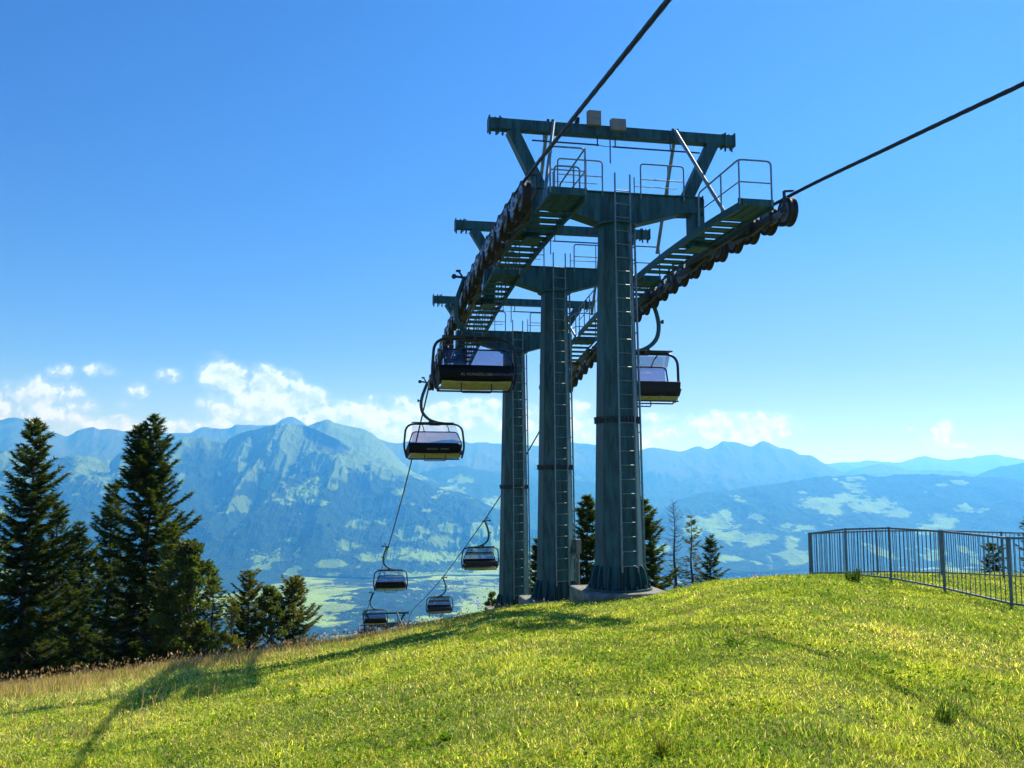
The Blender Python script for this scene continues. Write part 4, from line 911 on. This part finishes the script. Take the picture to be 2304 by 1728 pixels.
def dry_col(x, y, R, n): 
    c = np.where((_r.random(n) < .62)[:, None], np.array([.42, .31, .17]), np.array([.30, .19, .11])); c = np.where((_r.random(n) < .3)[:, None], np.array([.22, .25, .04]), c); return c*(.7 + .6*_r.random((n, 1)))
blades('tall_grass', 'tall dry straw coloured grass along the left crest', 'grass', 9, 36, -.66, .34, 150000, lambda x, y, R: .10 + .24*np.clip((-x/np.maximum(y, 1) - .02)*2.2, 0, 1), lambda R: .004 + .0004*R, _r, dry_col, lean=.35, mask=dry_mask, bias=.6)

def seed_heads():
    n = 5200; R = 12 + 22*_r.random(n)**.8; ph = -.64 + .95*_r.random(n); x, y = R*np.sin(ph), R*np.cos(ph); k = _r.random(n) < dry_mask(x, y, R); x, y, R = x[k], y[k], R[k]; n = len(x)
    z = ground_z(x, y) + (.13 + .28*np.clip((-x/y - .02)*2.2, 0, 1))*(.7 + .5*_r.random(n)); P = np.stack([x, y, z], 1); D = unit(_r.normal(size=(n, 3))*.5 + np.array([[0, 0, 1.]])); Wv = unit(np.cross(D, _r.normal(size=(n, 3)))); l = .05 + .05*_r.random((n, 1)); w = .016
    V = np.stack([P, P + D*l*.5 + Wv*w, P + D*l, P + D*l*.5 - Wv*w], 1).reshape(-1, 3); C = np.ones((n, 4, 4)); C[:, :, :3] = (np.array([.26, .17, .12])*(.6 + .8*_r.random((n, 1))))[:, None, :]
    tag(np_mesh('seed_heads', V, [np.arange(n*4).reshape(n, 4)], GRASSM, attrs={'col': ('FLOAT_COLOR', C.reshape(-1, 4))}), 'brown seed heads on the tall dry grass at the left crest', 'grass', kind='stuff')
seed_heads()
def clover():
    n = 110000; R = 3.2 + 20*_r.random(n)**1.3; ph = -.64 + 1.28*_r.random(n); x, y = R*np.sin(ph), R*np.cos(ph)
    k = _r.random(n) < np.clip((fbm(x*.9, y*.9, 4, 101) - .42)/.15, .06, 1); x, y = x[k], y[k]; R = R[k]; n = len(x); z = ground_z(x, y) + .035 + .05*_r.random(n)
    P = np.stack([x, y, z], 1); az = _r.random(n)*6.28; el = .1 + .5*_r.random(n); D = np.stack([np.cos(az)*np.cos(el), np.sin(az)*np.cos(el), np.sin(el)], 1); Wv = unit(np.cross(D, np.array([[0, 0, 1.]]) + _r.normal(size=(n, 3))*.3)); l = ((.014 + .022*_r.random(n)**3)*(1 + R*.03))[:, None]; w = l*.42
    V = np.stack([P, P + D*l*.45 + Wv*w, P + D*l, P + D*l*.45 - Wv*w], 1).reshape(-1, 3); C = np.ones((n, 4, 4)); C[:, :, :3] = (np.array([.15, .26, .022])*(.6 + .9*_r.random((n, 1))))[:, None, :]
    tag(np_mesh('clover_leaves', V, [np.arange(n*4).reshape(n, 4)], CLOVERM, attrs={'col': ('FLOAT_COLOR', C.reshape(-1, 4))}), 'small round green clover leaves among the short grass', 'clover', kind='stuff')
    n = 900; R = 4 + 22*_r.random(n); ph = -.64 + 1.28*_r.random(n); x, y = R*np.sin(ph), R*np.cos(ph); z = ground_z(x, y) + .07 + .06*_r.random(n); P = np.stack([x, y, z], 1); s = (.004 + .003*_r.random(n) + .00030*R)[:, None]
    off = np.array([[1, 0, 0], [0, 1, 0], [-1, 0, 0], [0, -1, 0], [0, 0, 1.2], [0, 0, -.6]]); V = (P[:, None, :] + off[None]*s[:, None, :]).reshape(-1, 3); b = (np.arange(n)*6)[:, None]
    T = np.concatenate([b + np.array([[i, (i+1) % 4, 4]]) for i in range(4)] + [b + np.array([[(i+1) % 4, i, 5]]) for i in range(4)]); C = np.ones((n, 6, 4)); C[:, :, :3] = np.where((_r.random(n) < .8)[:, None], np.array([.62, .58, .48]), np.array([.45, .30, .36]))[:, None, :]
    tag(np_mesh('clover_flowers', V, [T], GRASSM, attrs={'col': ('FLOAT_COLOR', C.reshape(-1, 4))}), 'tiny white and pink clover flowers dotted through the meadow', 'flowers', kind='stuff')
clover()
def plant(name, px, py, D, n, ln, wd, col, label, cat, seed, up=.6):
    rng = np.random.default_rng(seed); x0, y0 = at(px, D); z0 = gz(x0, y0)
    az = rng.random(n)*6.28; el = up*(.4 + rng.random(n)*1.2); d = np.stack([np.cos(az)*np.cos(el), np.sin(az)*np.cos(el), np.sin(el)], 1); sd_ = np.stack([-np.sin(az), np.cos(az), np.zeros(n)], 1)
    l = ln*(.5 + .7*rng.random((n, 1))); w = wd*(.6 + .7*rng.random((n, 1))); P = np.stack([rng.normal(size=n)*ln*.18, rng.normal(size=n)*ln*.18, np.zeros(n)], 1); dn = np.array([[0, 0, -1.]])
    V = np.stack([P - sd_*w*.15, P + sd_*w*.15, P + d*l*.5 - sd_*w*.5, P + d*l*.5 + sd_*w*.5, P + d*l*.85 - sd_*w*.32 + dn*l*.12, P + d*l*.85 + sd_*w*.32 + dn*l*.12, P + d*l + dn*l*.2], 1).reshape(-1, 3); i = np.arange(n)*7
    C = np.ones((n, 7, 4)); C[:, :, :3] = (np.array(col)*(.65 + .7*rng.random((n, 1))))[:, None, :]
    o = np_mesh(name, V, [np.stack([i, i+1, i+3, i+2], 1), np.stack([i+2, i+3, i+5, i+4], 1), np.stack([i+4, i+5, i+6], 1)], CLOVERM, attrs={'col': ('FLOAT_COLOR', C.reshape(-1, 4))}); o.location = (x0, y0, z0); tag(o, label, cat)
plant('grass_tuft', 2095, 1600, 6.6, 120, .17, .007, (.07, .13, .02), 'dark green grass tuft standing out at the lower right of the meadow', 'grass tuft', 1, .9)
plant('grass_tuft', 1480, 1680, 5.7, 110, .16, .007, (.17, .19, .03), 'olive grass tuft near the bottom middle of the meadow', 'grass tuft', 2, 1.0)
plant('broadleaf_weed', 1640, 1495, 9.2, 26, .16, .04, (.08, .15, .025), 'dark low broad-leaved weed in the middle right of the meadow', 'weed', 3, .5)
plant('broadleaf_weed', 1005, 1586, 6.9, 9, .10, .065, (.13, .26, .02), 'bright green broad leaf standing in the grass left of the middle', 'weed', 4, .8)
plant('broadleaf_weed', 960, 1670, 5.7, 14, .12, .06, (.07, .15, .02), 'low rosette of green leaves at the bottom left of the middle', 'weed', 5, .5)
plant('broadleaf_weed', 1905, 1310, 18.6, 60, .34, .05, (.06, .11, .02), 'leafy weeds growing at the foot of the front fence', 'weed', 6, 1.0)
